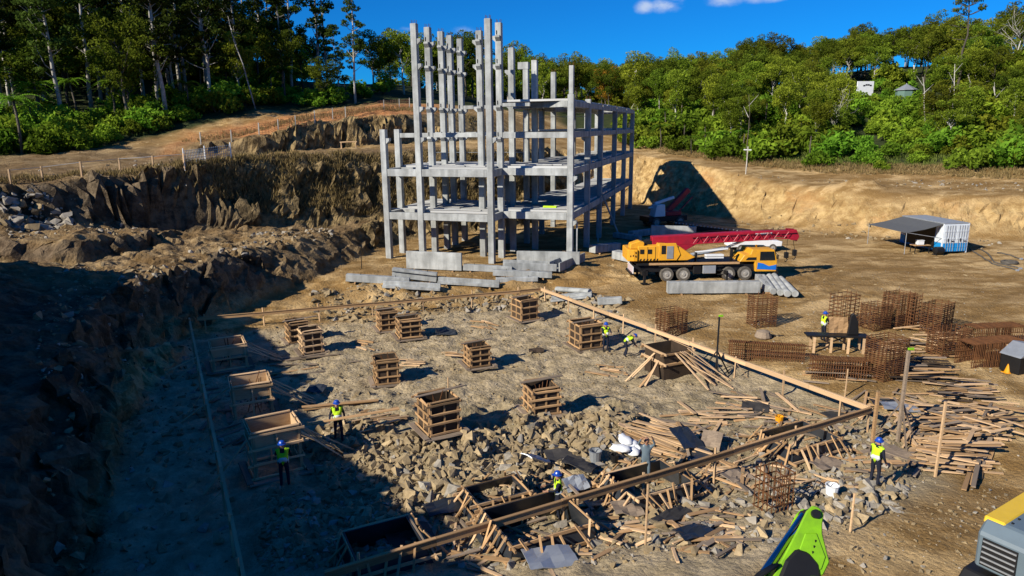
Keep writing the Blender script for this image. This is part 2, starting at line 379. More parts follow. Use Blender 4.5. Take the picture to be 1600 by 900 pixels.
def poly_mask(poly, soft=1.0):
    """soft inside mask of a polygon given as world (x, y)"""
    poly = np.array([(p[0], p[1]) for p in poly]); ins = np.zeros(XX.shape, bool); dmin = np.full(XX.shape, 1e9); n = len(poly)
    for i in range(n):
        (xa, ya), (xb, yb) = poly[i], poly[(i + 1) % n]
        if abs(yb - ya) > 1e-9:
            ins ^= ((ya > YY) != (yb > YY)) & (XX < (xb - xa) * (YY - ya) / (yb - ya) + xa)
        t = np.clip(((XX - xa) * (xb - xa) + (YY - ya) * (yb - ya)) / ((xb - xa) ** 2 + (yb - ya) ** 2 + 1e-9), 0, 1)
        dmin = np.minimum(dmin, np.hypot(XX - xa - t * (xb - xa), YY - ya - t * (yb - ya)))
    return sstep(-soft, soft, np.where(ins, dmin, -dmin))
pit_poly = [(-22.5, 42), (2.5, 51.5), (5.8, 50.5), (17.0, 27.5), (15.6, 23.2), (9.5, 18.6), (5.5, 15.5), (0, 8), (-11, 14)]
rub_poly = [P(440, 690, 0), P(600, 640, 0), P(760, 640, 0), P(900, 620, 0), P(1010, 640, 0), P(1000, 690, 0), P(880, 760, 0), P(700, 830, 0), P(600, 900, 0), P(420, 890, 0), P(400, 770, 0)]
slope_poly = [(-17, 47.4), (3.5, 51), (10.5, 55), (9, 60), (-4, 54.6), (-11, 53), (-15.6, 55.5)]
grey_poly = [P(900, 700, 0), P(1120, 600, 0), P(1360, 640, 0), P(1460, 720, 0), P(1470, 770, 0), P(1250, 860, 0), P(1000, 820, 0), P(800, 900, 0), P(600, 900, 0), P(700, 830, 0)]
M_pit, M_rub, M_slp, M_grey = poly_mask(pit_poly, .8), poly_mask(rub_poly, 1.2), poly_mask(slope_poly, .7), poly_mask(grey_poly, 1.2)
near = sstep(150, 60, np.hypot(XX, YY - 40))
wx, wy = XX, YY
N1 = fbm(wx, wy, 5.0, 4, 1); N2 = fbm(wx, wy, 0.9, 3, 5); N3 = fbm(wx, wy, .45, 2, 9)
cell = np.abs(fbm(wx, wy, 1.2, 3, 21))
amp = 0.05 + 0.10 * M_pit + 0.05 * M_slp
flat = 1 - steep
ZZ = ZZ + near * flat * (N1 * 0.05 + N2 * amp * .45 + N3 * 0.035 * (1 + 2.0 * M_pit))
# rubble heaps of broken rock in front of the pit, mounds at the pad
ZZ = ZZ + M_rub * (0.45 + 0.34 * fbm(wx, wy, 2.6, 3, 41) + .16 * fbm(wx, wy, .6, 2, 45)) + near * M_slp * 0.22 * fbm(wx, wy, 1.4, 3, 43)
# tyre ruts / scraped streaks in the yard
yard = sstep(0.3, 0.0, SLOPE) * (1 - M_pit) * sstep(8, 20, XX - 0.0 * YY) * near
ZZ = ZZ + yard * 0.05 * fbm(wx * .25 + wy * .5, wy * 1.6 - wx * .4, 1.5, 3, 61)
# banks: craggy, with gullies
gul = np.abs(fbm(wx, wy, 2.2, 3, 71))
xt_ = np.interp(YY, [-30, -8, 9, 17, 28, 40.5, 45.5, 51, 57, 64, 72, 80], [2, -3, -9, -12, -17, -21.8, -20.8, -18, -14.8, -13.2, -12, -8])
rocky = near * np.maximum(steep, sstep(0.4, -1.0, XX - xt_) * sstep(90, 78, YY) * (1 - sstep(8.2, 9.2, ZZ)) * .34)
win = (slice(*np.searchsorted(GY, [0, 125])), slice(*np.searchsorted(GX, [-62, 85])))
B1, B2 = np.zeros(ZZ.shape), np.zeros(ZZ.shape)
B1[win] = blocks(XX[win], YY[win], ZZ[win], 2.1, 3); B2[win] = blocks(XX[win], YY[win], ZZ[win], .75, 31)
leftr = sstep(4, -6, XX)
rbank = steep * sstep(18, 26, XX)
ZZ = ZZ + near * steep * (0.45 * fbm(wx, wy, 3.0, 4, 73) + 0.35 * (gul - .3)) + near * rbank * (.5 * (np.abs(fbm(wx, wy * .5, 1.6, 4, 117)) - .5) + .22 * fbm(wx, wy, .8, 2, 119)) + rocky * (B1 * (.34 + .18 * leftr) + B2 * (.20 + .04 * leftr))
ledge_r = sstep(-14, -20, XX) * sstep(35, 42, YY) * near * flat
ZZ = ZZ + ledge_r * 0.22 * fbm(wx, wy, 1.6, 4, 77)
# sand heap on the road at the right
_h = P(1345, 284, 6.3)
ZZ = ZZ + 1.15 * np.exp(-(((XX - _h.x) / 2.6) ** 2 + ((YY - _h.y) / 1.8) ** 2)) * (1 + .3 * N2)
# wheel ruts across the yard and along the roads
TRK = np.zeros(ZZ.shape)
for pl in ([(24, 14), (23, 30), (27, 42), (36, 50), (52, 54), (80, 52)], [(30, 10), (31, 34), (28, 47), (24, 57), (30, 62), (48, 62)], [(20, 48), (30, 57), (44, 60), (70, 57)], [(26, 114), (36, 96), (48, 83), (66, 77), (90, 69)], [(-62, 62), (-46, 70), (-36, 80), (-22, 92), (-10, 104)], [(22, 22), (36, 28), (60, 30)]):
    dm = np.full(ZZ.shape, 1e9)
    for (xa, ya), (xb, yb) in zip(pl[:-1], pl[1:]):
        t = np.clip(((XX - xa) * (xb - xa) + (YY - ya) * (yb - ya)) / ((xb - xa) ** 2 + (yb - ya) ** 2), 0, 1); dm = np.minimum(dm, np.hypot(XX - xa - t * (xb - xa), YY - ya - t * (yb - ya)))
    dm = dm + .35 * N2 * .6; TRK = np.maximum(TRK, np.exp(-((dm - .95) / .24) ** 2))
TRK = TRK * flat * near
ZZ = ZZ - TRK * (.05 + .03 * N3)
hill = sstep(100, 200, np.hypot(XX, YY))
ZZ = ZZ + hill * (2.2 * fbm(wx, wy, 45, 3, 81))

def hz(x, y):
    i = int(np.clip(np.searchsorted(GX, x) - 1, 0, NX - 2)); j = int(np.clip(np.searchsorted(GY, y) - 1, 0, NY - 2))
    u = (x - GX[i]) / (GX[i + 1] - GX[i]); v = (y - GY[j]) / (GY[j + 1] - GY[j])
    return float(ZZ[j, i] * (1 - u) * (1 - v) + ZZ[j, i + 1] * u * (1 - v) + ZZ[j + 1, i] * (1 - u) * v + ZZ[j + 1, i + 1] * u * v)
def G(px, py):
    """the point of the ground seen at a pixel of the photograph"""
    d = ray(px, py); t = 6.0; prev = t
    while t < 900:
        p = CAM + d * t
        if p.z < hz(p.x, p.y):
            a, b = prev, t
            for _ in range(18):
                m_ = (a + b) / 2; q = CAM + d * m_
                if q.z < hz(q.x, q.y): b = m_
                else: a = m_
            q = CAM + d * b; return Vector((q.x, q.y, hz(q.x, q.y)))
        prev = t; t *= 1.012
    return CAM + d * 900
def on(x, y, dz=0.0): return Vector((x, y, hz(x, y) + dz))

# ------------------------------------------------------------------ ground mesh
dx = near * steep * (.35 * fbm(wx, wy, 1.7, 3, 91, z=ZZ * 1.5) + .35 * B1 + .15 * B2); dy = near * steep * (.35 * fbm(wx, wy, 1.7, 3, 95, z=ZZ * 1.5) - .3 * B1 + .15 * B2)
co = np.stack([XX + dx, YY + dy, ZZ], -1).reshape(-1, 3)
idx = np.arange(NX * NY).reshape(NY, NX)
quads = np.stack([idx[:-1, :-1], idx[:-1, 1:], idx[1:, 1:], idx[1:, :-1]], -1).reshape(-1, 4)
me = bpy.data.meshes.new('ground')
me.vertices.add(len(co)); me.vertices.foreach_set('co', co.ravel())
me.loops.add(quads.size); me.loops.foreach_set('vertex_index', quads.ravel())
me.polygons.add(len(quads)); me.polygons.foreach_set('loop_start', np.arange(0, quads.size, 4)); me.polygons.foreach_set('loop_total', np.full(len(quads), 4))
me.update(calc_edges=True)
def attr(name, A):
    at = me.attributes.new(name, 'FLOAT', 'POINT'); at.data.foreach_set('value', np.ascontiguousarray(A, dtype=np.float32).ravel())
# what the earth is made of, by place, and the shade painted on the left bank
road_poly = [P(300, 236, 10.2), Pd(400, 212, 89.5), Pd(480, 192, 95), Pd(620, 178, 103), Pd(690, 172, 114), Pd(690, 160, 128), Pd(600, 162, 118), Pd(450, 180, 109), Pd(340, 212, 100), P(240, 248, 9.9)]
M_or = poly_mask([(p.x, p.y) for p in road_poly], 2.0)
forest = np.maximum(sstep(0, 5, YY - np.interp(XX, [-160, -80, -56, -46, -38, -20, 4], [60, 70, 80, 96, 110, 118, 144])) * sstep(14, 6, XX),
                    sstep(0, 6, YY - np.interp(XX, [10, 24, 33, 40, 50, 64, 90, 130, 300], [134, 124, 110, 99, 92, 88, 79, 56, -30])) * sstep(6, 12, XX))
forest = np.maximum(forest, sstep(180, 260, np.hypot(XX, YY)))
gsl = sstep(0.25, 0.6, SLOPE) * sstep(-40, -28, XX) * sstep(12, 4, XX) * sstep(62, 66, YY - .3 * (XX + 25)) * sstep(130, 118, YY)
attr('track', TRK * (.55 + .45 * N2)); attr('pit', M_pit); attr('rub', np.maximum(M_rub, M_grey)); attr('orange', M_or); attr('forest', forest); attr('grassy', gsl); attr('steep', steep); attr('leftbank_shade', sstep(0.6, -1.2, XX - xt_) * sstep(96, 84, YY) * (0.55 + .45 * np.maximum(steep, sstep(44, 36, YY))))
# broken ground keeps its hard edges; smooth shading only on flat earth
crisp = np.maximum(np.maximum(rocky, steep * near), M_rub)
cq = (crisp[:-1, :-1] + crisp[1:, 1:]).ravel() / 2
me.polygons.foreach_set('use_smooth', (cq < .25))
ground = bpy.data.objects.new('ground', me); COL.objects.link(ground); struct(ground)

m, nt, b = new_mat('earth'); N = nt.nodes.new; l = nt.links.new
def at_(n):
    a = N('ShaderNodeAttribute'); a.attribute_name = n; return a.outputs['Fac']
gp = N('ShaderNodeNewGeometry')
def noise(scale, det=6, rough=.6, vec=None):
    n = N('ShaderNodeTexNoise'); n.inputs['Scale'].default_value = scale; n.inputs['Detail'].default_value = det; n.inputs['Roughness'].default_value = rough
    l(vec or gp.outputs['Position'], n.inputs['Vector']); return n.outputs['Fac']
def ramp(f, a, b_):
    r = N('ShaderNodeMapRange'); r.interpolation_type = 'SMOOTHSTEP'; r.inputs['From Min'].default_value = a; r.inputs['From Max'].default_value = b_; l(f, r.inputs['Value']); return r.outputs['Result']
def mixc(f, c1, c2):
    x = N('ShaderNodeMixRGB')
    for s_, c in (('Color1', c1), ('Color2', c2)):
        if isinstance(c, tuple): x.inputs[s_].default_value = (*c, 1)
        else: l(c, x.inputs[s_])
    if isinstance(f, float): x.inputs['Fac'].default_value = f
    else: l(f, x.inputs['Fac'])
    return x.outputs['Color']
def mul(a, b_):
    x = N('ShaderNodeMath'); x.operation = 'MULTIPLY'
    for i, v in enumerate((a, b_)):
        if isinstance(v, float): x.inputs[i].default_value = v
        else: l(v, x.inputs[i])
    return x.outputs['Value']
stm = N('ShaderNodeMapping'); stm.inputs['Scale'].default_value = (0.6, 1.15, 1); stm.inputs['Rotation'].default_value = (0, 0, rad(-14)); l(gp.outputs['Position'], stm.inputs['Vector'])
big = noise(.16, 5); mid = noise(1.1, 6, .65); fine = noise(14.0, 6, .75); strk = noise(.55, 6, .62, stm.outputs['Vector'])
yc = mixc(ramp(strk, .40, .60), (.27, .165, .06), (.54, .375, .18))
yc = mixc(ramp(big, .44, .60), mixc(.62, yc, (.20, .115, .038)), yc); yc = mixc(ramp(mid, .60, .72), yc, (.60, .45, .235))
pc = mixc(ramp(mid, .35, .68), (.285, .225, .135), (.48, .385, .245))
rc = mixc(ramp(mid, .35, .65), (.22, .175, .10), (.40, .325, .205))
yc = mixc(mul(at_('track'), .8), yc, (.17, .105, .04)); c_ = mixc(at_('pit'), yc, pc); c_ = mixc(mul(at_('rub'), .75), c_, rc)
bk = mixc(ramp(mid, .38, .60), (.30, .19, .075), (.54, .385, .175)); bk = mixc(mul(ramp(big, .56, .64), .5), bk, (.45, .22, .08))
str_ = N('ShaderNodeMapping'); str_.inputs['Scale'].default_value = (.25, .25, 2.6); l(gp.outputs['Position'], str_.inputs['Vector']); bk = mixc(mul(ramp(noise(1.0, 5, .6, str_.outputs['Vector']), .50, .60), .6), bk, (.33, .215, .10))
c_ = mixc(at_('steep'), c_, bk)
lb = mixc(ramp(mid, .4, .62), (.045, .036, .027), (.13, .10, .07)); c_ = mixc(mul(at_('leftbank_shade'), .9), c_, lb)  # near-black tone on the left bank: its deep shade put into the colour
c_ = mixc(at_('orange'), c_, mixc(ramp(mid, .35, .65), (.36, .15, .055), (.50, .25, .10)))
gr = mixc(ramp(mid, .38, .62), (.075, .055, .025), (.30, .215, .10)); c_ = mixc(mul(at_('grassy'), .95), c_, gr)
fo = mixc(ramp(mid, .35, .65), (.022, .035, .012), (.05, .06, .02)); c_ = mixc(at_('forest'), c_, fo)
c_ = _mul(nt, c_, fine, .72, 1.28)
l(c_, b.inputs['Base Color']); b.inputs['Roughness'].default_value = .95; b.inputs['Specular IOR Level'].default_value = .15
vor = N('ShaderNodeTexVoronoi'); vor.inputs['Scale'].default_value = 5.5; l(gp.outputs['Position'], vor.inputs['Vector'])
hgt = N('ShaderNodeMath'); hgt.operation = 'ADD'; l(fine, hgt.inputs[0]); l(mul(vor.outputs['Distance'], -.8), hgt.inputs[1])
bmp = N('ShaderNodeBump'); bmp.inputs['Strength'].default_value = .75; bmp.inputs['Distance'].default_value = .11; l(hgt.outputs['Value'], bmp.inputs['Height']); l(bmp.outputs['Normal'], b.inputs['Normal'])
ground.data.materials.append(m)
# ------------------------------------------------------------------ materials for built things
mat('concrete', (.44, .46, .455), .85, var=.22, scale=1.1, bump=.2, bscale=9, rand=.12, col2=(.27, .28, .275), streak=.28)
mat('concrete_deck', (.52, .53, .52), .9, var=.3, scale=.8, rand=.12, col2=(.36, .36, .35))
mat('wood', (.46, .29, .145), .8, var=.4, scale=2.2, rand=.32, stretch=(2.5, 8, 8), col2=(.30, .175, .08))
mat('wood_pale', (.60, .42, .245), .8, var=.35, scale=2.2, rand=.25, stretch=(2.5, 8, 8), col2=(.44, .28, .15))
mat('wood_grey', (.26, .20, .145), .9, var=.4, scale=2.2, rand=.3, stretch=(2.5, 8, 8), col2=(.15, .115, .085))
mat('ply_dark', (.075, .05, .032), .75, var=.5, scale=2.0, rand=.3)
mat('ply_film', (.030, .036, .045), .35, var=.4, scale=1.5, rand=.3, spec=.5)
mat('rust', (.15, .062, .022), .85, var=.5, scale=4, rand=.25)
mat('steel_dark', (.02, .021, .023), .5, metal=.3, rand=.2)
mat('black', (.012, .012, .013), .5, rand=.1)
mat('rubber', (.13, .115, .095), .9, rand=.1, scale=4, col2=(.05, .047, .042))
mat('rim_grey', (.40, .38, .34), .6, metal=.1, rand=.05, scale=6, var=.4)
mat('crane_yellow', (.78, .37, .015), .45, scale=2.2, rand=.05, spec=.4, col2=(.60, .29, .03))
mat('crane_red', (.40, .008, .03), .45, scale=2, rand=.08, spec=.4, col2=(.24, .01, .025))
mat('glass_dark', (.012, .016, .02), .08, rand=0, var=.1, spec=.7)
mat('paint_white', (.75, .77, .78), .45, var=.1, rand=.05)
mat('paint_blue', (.01, .16, .62), .4, var=.15, rand=.05)
mat('container_blue', (.01, .25, .62), .5, var=.15, rand=0)
mat('container_white', (.62, .68, .74), .5, var=.15, rand=0)
mat('awning_grey', (.10, .105, .11), .8, var=.15, rand=0)
mat('plastic_white', (.78, .80, .82), .6, var=.15, rand=.06)
mat('galv', (.42, .45, .48), .45, metal=.5, var=.2, rand=.1)
mat('lime', (.22, .50, .008), .38, scale=5, rand=0, spec=.5, col2=(.15, .33, .012))
mat('chrome', (.55, .58, .62), .12, metal=1, rand=0, var=.05)
mat('mach_grey', (.12, .165, .20), .45, var=.12, rand=0, spec=.5)
mat('mach_yellow', (.72, .47, .03), .4, var=.1, rand=0, spec=.5)
mat('vest', (.50, .78, .02), .8, var=.12, rand=.05)
mat('navy', (.012, .015, .03), .9, var=.3, rand=.2)
mat('helmet_blue', (.01, .07, .42), .35, rand=.05, spec=.5)
mat('skin', (.36, .19, .12), .6, var=.1, rand=.1)
mat('reflective', (.62, .66, .66), .4, rand=0, var=.05)
mat('orange_plastic', (.75, .32, .01), .5, rand=.05)
mat('tarp', (.06, .055, .05), .7, var=.5, rand=.3)
mat('fence_net', (.42, .20, .10), .8, rand=.15)
mat('green_wall', (.11, .19, .16), .7, var=.15, rand=0)

# ------------------------------------------------------------------ the precast concrete frame
C0 = P(769, 411, 1.5)
BLD = thing('concrete_frame_building', 'unfinished precast concrete building frame of tall bare columns, beams and open decks', 'building', (C0.x, C0.y, 1.5), rad(-17))
uA, uB, uBC, uC, uM, uD = -9.8, -6.5, -1.75, 0.0, 1.75, 6.3
R0, R1, R2, R3, R4 = 0.0, 2.8, 5.8, 7.9, 10.6
DT = [2.7, 10.3, 17.2, 26.8, 35.0, 42.5]
L1, L2, L3, L4, L5, L6 = 4.2, 8.0, 11.05, 13.6, 16.9, 19.0
CW = 0.52
def column(u, t, top, corb=(), thin=None, cs='rf', base=-.5):
    mb = MB()
    if thin: mb.span(u - CW / 2, u + CW / 2, t - CW / 2, t + CW / 2, base, thin); mb.span(u - .17, u + .2, t - .2, t + .2, thin, top)
    else: mb.span(u - CW / 2, u + CW / 2, t - CW / 2, t + CW / 2, base, top)
    o = mb.build('column', 'concrete', BLD, bevel=.025)
    for dx_ in (-.15, .15):
        for dy_ in (-.15, .15): stick('rebar', (u + dx_, t + dy_, top - .05), (u + dx_ * 1.1, t + dy_ * 1.1, top + .28), .03, .03, 'rust', o, bent=False)
    for z in corb:
        if 'r' in cs: MB().prism([(u + CW / 2, z - .5), (u + CW / 2 + .33, z - .22), (u + CW / 2 + .33, z), (u + CW / 2, z)], 'y', t - .2, t + .2).build('corbel', 'concrete', o)
        if 'l' in cs: MB().prism([(u - CW / 2, z - .5), (u - CW / 2 - .33, z - .22), (u - CW / 2 - .33, z), (u - CW / 2, z)], 'y', t - .2, t + .2).build('corbel', 'concrete', o)
        if 'f' in cs:
            MB().prism([(t - CW / 2, z - .45), (t - CW / 2 - .3, z - .15), (t - CW / 2 - .3, z), (t - CW / 2, z)], 'x', u - .2, u + .2).build('corbel', 'concrete', o)
            MB().tube([(u - .12, t - CW / 2 - .03, z + .1), (u - .12, t - CW / 2 - .03, z + .42)], .035, 5).build('dowel', 'steel_dark', o)
    return o
hi = (L3 - .35, L4 - .35, L5 - .15, L6 - .25)
column(uA, R0, 11.4, (L3 - .4,), cs='r'); column(uA, R1, 11.4); column(uA, R4, 11.4)
column(uB, R0, 19.95, hi, cs='r')
for r, tp in ((R1, 20.0), (R2, 20.0), (R3, 19.9), (R4, 19.9)): column(uB, r, tp, hi)
column(uBC, R1, 19.5, (L4 - .35, L5 - .15, L6 - .25), cs='lf'); column(uBC, R4, 8.2)
column(uC, R0, 20.0, (L3 - .4,), cs='r'); column(uC, R1, 20.05, (L3 - .4, L4 - .3, L5 - .2, L6), cs='lf')
column(uC, 6.4, 18.4, (L4, L5 - .4), cs='l'); cap = column(uC, 11.2, 17.0, (L4,), cs='l')
MB().span(uC - .75, uC + .3, 10.9, 11.5, 16.9, 17.55).build('beam_stub', 'concrete', BLD, bevel=.02)
column(uC, 17.2, 13.4); column(uC, 22.5, 17.4)
column(uM, R3, 17.4); column(1.4, 26.8, 13.4); column(1.4, 35, 13.4); column(1.4, 42.5, 13.4)
column(uD, DT[0], 16.4, (L1 - .65, L2 - .65), thin=14.1, cs='r')
column(uD, DT[1], 13.95, (L3 - .5,), cs='l')
for t in DT[2:]: column(uD, t, 13.4)
def beam(u0, t0, u1, t1, top, h=.62, w=.42, gap=.27):
    d = Vector((u1 - u0, t1 - t0, 0)); L_ = d.length; d /= L_
    p0 = Vector((u0, t0, top - h / 2)) + d * gap; p1 = Vector((u1, t1, top - h / 2)) - d * gap
    return MB().bar(p0, p1, w, h).build('beam', 'concrete', BLD, bevel=.02)
for top in (L1, L2):
    beam(uA, R0, uB, R0, top); beam(uB, R0, uC, R0, top); beam(uA, R0, uA, R1, top); beam(uA, R1, uA, R4, top); beam(uC, R0, uC, R1, top)
    for r0, r1 in ((R0, R1), (R1, R2), (R2, R3), (R3, R4)): beam(uB, r0, uB, r1, top)
    beam(uA, R4, uB, R4, top); beam(uB, R4, uBC, R4, top); beam(uC, R1, uC, 6.4, top); beam(uC, 6.4, uC, 11.2, top); beam(uC, 11.2, uC, 17.2, top); beam(uC, 17.2, uC, 22.5, top)
    beam(uA, R1, uB, R1, top); beam(uBC, R1, uC, R1, top)
for top in (L1, L2, L3, L4):
    h = .62 if top < L3 else .5
    beam(uC, R1 if top < L4 else 6.4, uD, DT[0], top, h)
    for i in range(5): beam(uD, DT[i], uD, DT[i + 1], top, h)
    beam(1.4, 42.5, uD, 42.5, top, h); beam(1.4, 26.8, 1.4, 35, top, h); beam(1.4, 35, 1.4, 42.5, top, h); beam(uC, 22.5, 1.4, 26.8, top, h)
for top in (L3,):
    beam(uA, R1, uB, R1, top, .4); beam(uB, R1, uBC, R1, top, .4); beam(uA, R4, uB, R4, top, .4); beam(uB, R4, uC, 11.2, top, .4); beam(uC, 6.4, uC, 11.2, top, .4); beam(uC, 11.2, uC, 17.2, top, .4); beam(uC, 17.2, uC, 22.5, top, .4)
beam(uB, R4, uBC - 1.0, R4 - .2, L4, .35); beam(uC, R1, 3.0, R1, L4 - .1, .3); beam(uC, 11.2, uC, 17.2, L4, .5); beam(uC, 17.2, uC, 22.5, L4, .5); beam(uC, 6.4, uC, 11.2, L4, .5)
# hollow-core deck planks, laid side by side, some not yet placed
rp_ = random.Random(5)
def deck(u0, u1, t0, t1, top, skip=0.0, wd=1.2):
    t = t0
    while t + wd <= t1 + .01:
        if rp_.random() >= skip:
            dz = rp_.uniform(-.02, .02)
            o = put('deck_plank', pmesh(-1, 'concrete_deck'), None, BLD)
            o.matrix_basis = Matrix.Translation(((u0 + u1) / 2, t + wd / 2, top + .09 + dz)) @ Matrix.Diagonal((u1 - u0, wd - .03, .17, 1))
        t += wd
for top, sk in ((L1, .03), (L2, .12)):
    deck(uA + .1, uB - .3, R1 + .2, R4, top, sk); deck(uB - .1, uC - .25, .35, R4 - .2, top, sk)
    deck(uC + .1, uD - .2, DT[0] + .3, 22.4, top, .0); deck(1.2, uD - .2, 22.5, 42, top, 0)
deck(uC + .1, uD - .2, 11.2, 22.4, L3, .0); deck(1.2, uD - .2, 22.5, 42, L3, 0)
deck(uC + .1, uD - .2, DT[0] + .3, 22.4, L4, .0); deck(1.2, uD - .2, 22.5, 42, L4, 0)
# loose boards on the decks
for (u, t, ln, an, z) in ((-8.4, .9, 2.6, .2, L1), (-4.5, .8, 4.2, .25, L1), (-3.0, 1.1, 3.6, -.12, L1), (-5.2, 1.8, 3.0, .35, L1), (2.6, 3.4, 4.5, .12, L1), (3.6, 4.0, 4.0, -.06, L1), (4.6, 3.6, 2.2, .3, L1), (-4.4, .9, 3.4, .1, L2), (-2.2, 1.2, 3.0, -.2, L2), (2.4, 3.6, 4.0, .1, L2), (4.0, 4.2, 2.6, -.15, L2)):
    d = Vector((math.cos(an), math.sin(an), 0)) * ln / 2; c = Vector((u, t, z + .24))
    stick('loose_board', c - d, c + d, .3, .07, 'concrete_deck', BLD, bent=False)
# guard wires and props
for (p0, p1) in (((uA, R4, L3 - 2), (uC, R4 + .4, L3 - 2)), ((uC, 11.2, L4 - 1.2), (uD, 10.3, L4 - 1.2))):
    MB().tube([p0, p1], .025, 5).build('guard_wire', 'galv', BLD)
for (p0, p1) in (((uD + .55, 2.9, -.3), (uD + .55, 2.9, 3.4)), ((uD + .5, 14, -.2), (uD + .5, 14, 3.2)), ((uD + 2.2, 18, -.3), (uD + .4, 16.4, 4.6))):
    MB().bar(p0, p1, .14, .14).build('prop', 'concrete', BLD)
tag(MB().box((0, 0, 0), (1.2, .35, .14)).build('lime_bundle', 'vest', None), 'small lime green bundle lying on the first deck of the concrete frame', 'bundle')
lb_ = bpy.data.objects['lime_bundle']; lb_.location = BLD.matrix_basis @ Vector((4.2, 3.9, L1 + .36)); lb_.rotation_euler = (0, 0, rad(-17))
lb_.location.z = 1.5 + L1 + .36
# ------------------------------------------------------------------ trees
def leaf_mat(name, dark, light, trans=.35):
    m, nt, b = new_mat(name); N = nt.nodes.new; l = nt.links.new
    nt.nodes.remove(b); out = nt.nodes['Material Output']
    a = N('ShaderNodeAttribute'); a.attribute_name = 'lr'; oi = N('ShaderNodeObjectInfo')
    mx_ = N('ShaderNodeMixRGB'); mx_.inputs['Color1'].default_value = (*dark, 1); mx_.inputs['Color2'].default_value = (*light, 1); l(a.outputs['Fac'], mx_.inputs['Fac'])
    hs = N('ShaderNodeHueSaturation'); l(mx_.outputs['Color'], hs.inputs['Color'])
    mr = N('ShaderNodeMapRange'); mr.inputs['To Min'].default_value = .475; mr.inputs['To Max'].default_value = .525; l(oi.outputs['Random'], mr.inputs['Value']); l(mr.outputs['Result'], hs.inputs['Hue'])
    mv = N('ShaderNodeMath'); mv.operation = 'MULTIPLY_ADD'; l(oi.outputs['Random'], mv.inputs[0]); mv.inputs[1].default_value = 7.77; mv.inputs[2].default_value = 0
    fr = N('ShaderNodeMath'); fr.operation = 'FRACT'; l(mv.outputs['Value'], fr.inputs[0])
    m2 = N('ShaderNodeMapRange'); m2.inputs['To Min'].default_value = .65; m2.inputs['To Max'].default_value = 1.4; l(fr.outputs['Value'], m2.inputs['Value']); l(m2.outputs['Result'], hs.inputs['Value'])
    d = N('ShaderNodeBsdfDiffuse'); t = N('ShaderNodeBsdfTranslucent'); l(hs.outputs['Color'], d.inputs['Color']); l(hs.outputs['Color'], t.inputs['Color'])
    ms = N('ShaderNodeMixShader'); ms.inputs['Fac'].default_value = trans; l(d.outputs['BSDF'], ms.inputs[1]); l(t.outputs['BSDF'], ms.inputs[2]); l(ms.outputs['Shader'], out.inputs['Surface'])
    return m
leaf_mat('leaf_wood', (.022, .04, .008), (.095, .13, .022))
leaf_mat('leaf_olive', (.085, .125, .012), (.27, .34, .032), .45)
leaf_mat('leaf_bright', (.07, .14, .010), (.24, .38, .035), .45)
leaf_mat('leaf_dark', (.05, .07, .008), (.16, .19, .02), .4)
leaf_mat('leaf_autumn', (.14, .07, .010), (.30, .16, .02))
leaf_mat('grass_dry', (.14, .11, .04), (.36, .28, .12), .2)
leaf_mat('grass_green', (.05, .08, .015), (.17, .22, .05), .2)
mat('bark_pale', (.52, .50, .45), .9, var=.5, scale=1.5, rand=.25, col2=(.20, .18, .155))
mat('bark_dark', (.10, .085, .065), .9, var=.4, scale=1.5, rand=.25)

def quads_mesh(name, C, X, Y, lr, material):
    """one mesh of flat leaf blades: centres C, half axes X (length) and Y (width); diamond shaped"""
    n = len(C); co = np.stack([C - X, C - Y * .9 + X * .1, C + X, C + Y * .9 + X * .1], 1).reshape(-1, 3)
    me = bpy.data.meshes.new(name); me.vertices.add(4 * n); me.vertices.foreach_set('co', co.ravel())
    me.loops.add(4 * n); me.loops.foreach_set('vertex_index', np.arange(4 * n)); me.polygons.add(n)
    me.polygons.foreach_set('loop_start', np.arange(0, 4 * n, 4)); me.polygons.foreach_set('loop_total', np.full(n, 4)); me.update(calc_edges=True)
    at = me.attributes.new('lr', 'FLOAT', 'FACE'); at.data.foreach_set('value', np.clip(lr, 0, 1).astype(np.float32))
    me.materials.append(M_(material)); return me
def rdir(g, n):
    v = g.normal(size=(n, 3)); return v / np.linalg.norm(v, axis=1, keepdims=True)
def leaves(clumps, per, size, g, material, name='crown', droop=0.0, up=.5):
    Cs, Ls = [], []
    for (c, r, fl) in clumps:
        k = max(8, int(per * (r ** 1.7))); d = rdir(g, k); rr = r * (0.45 + .55 * g.random(k) ** .6)[:, None]
        p = d * rr * np.array([1, 1, fl]); Cs.append(np.array(c) + p)
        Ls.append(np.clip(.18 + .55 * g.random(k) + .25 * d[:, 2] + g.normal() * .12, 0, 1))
    C = np.concatenate(Cs); lr = np.concatenate(Ls); n = len(C)
    nrm = rdir(g, n) + np.array([0, 0, up]); nrm /= np.linalg.norm(nrm, axis=1, keepdims=True)
    x = np.cross(nrm, rdir(g, n)); x /= np.linalg.norm(x, axis=1, keepdims=True) + 1e-9; y = np.cross(nrm, x)
    x[:, 2] -= droop; s = size * (.6 + .8 * g.random(n))[:, None]
    return quads_mesh(name, C, x * s, y * s * .55, lr, material)
def limb_path(g, p, d, ln, n=4, bend=.25, lift=.1):
    pts = [np.array(p, float)]; d = np.array(d, float)
    for _ in range(n):
        d = d + g.normal(size=3) * bend; d[2] += lift; d /= np.linalg.norm(d); pts.append(pts[-1] + d * ln / n)
    return pts
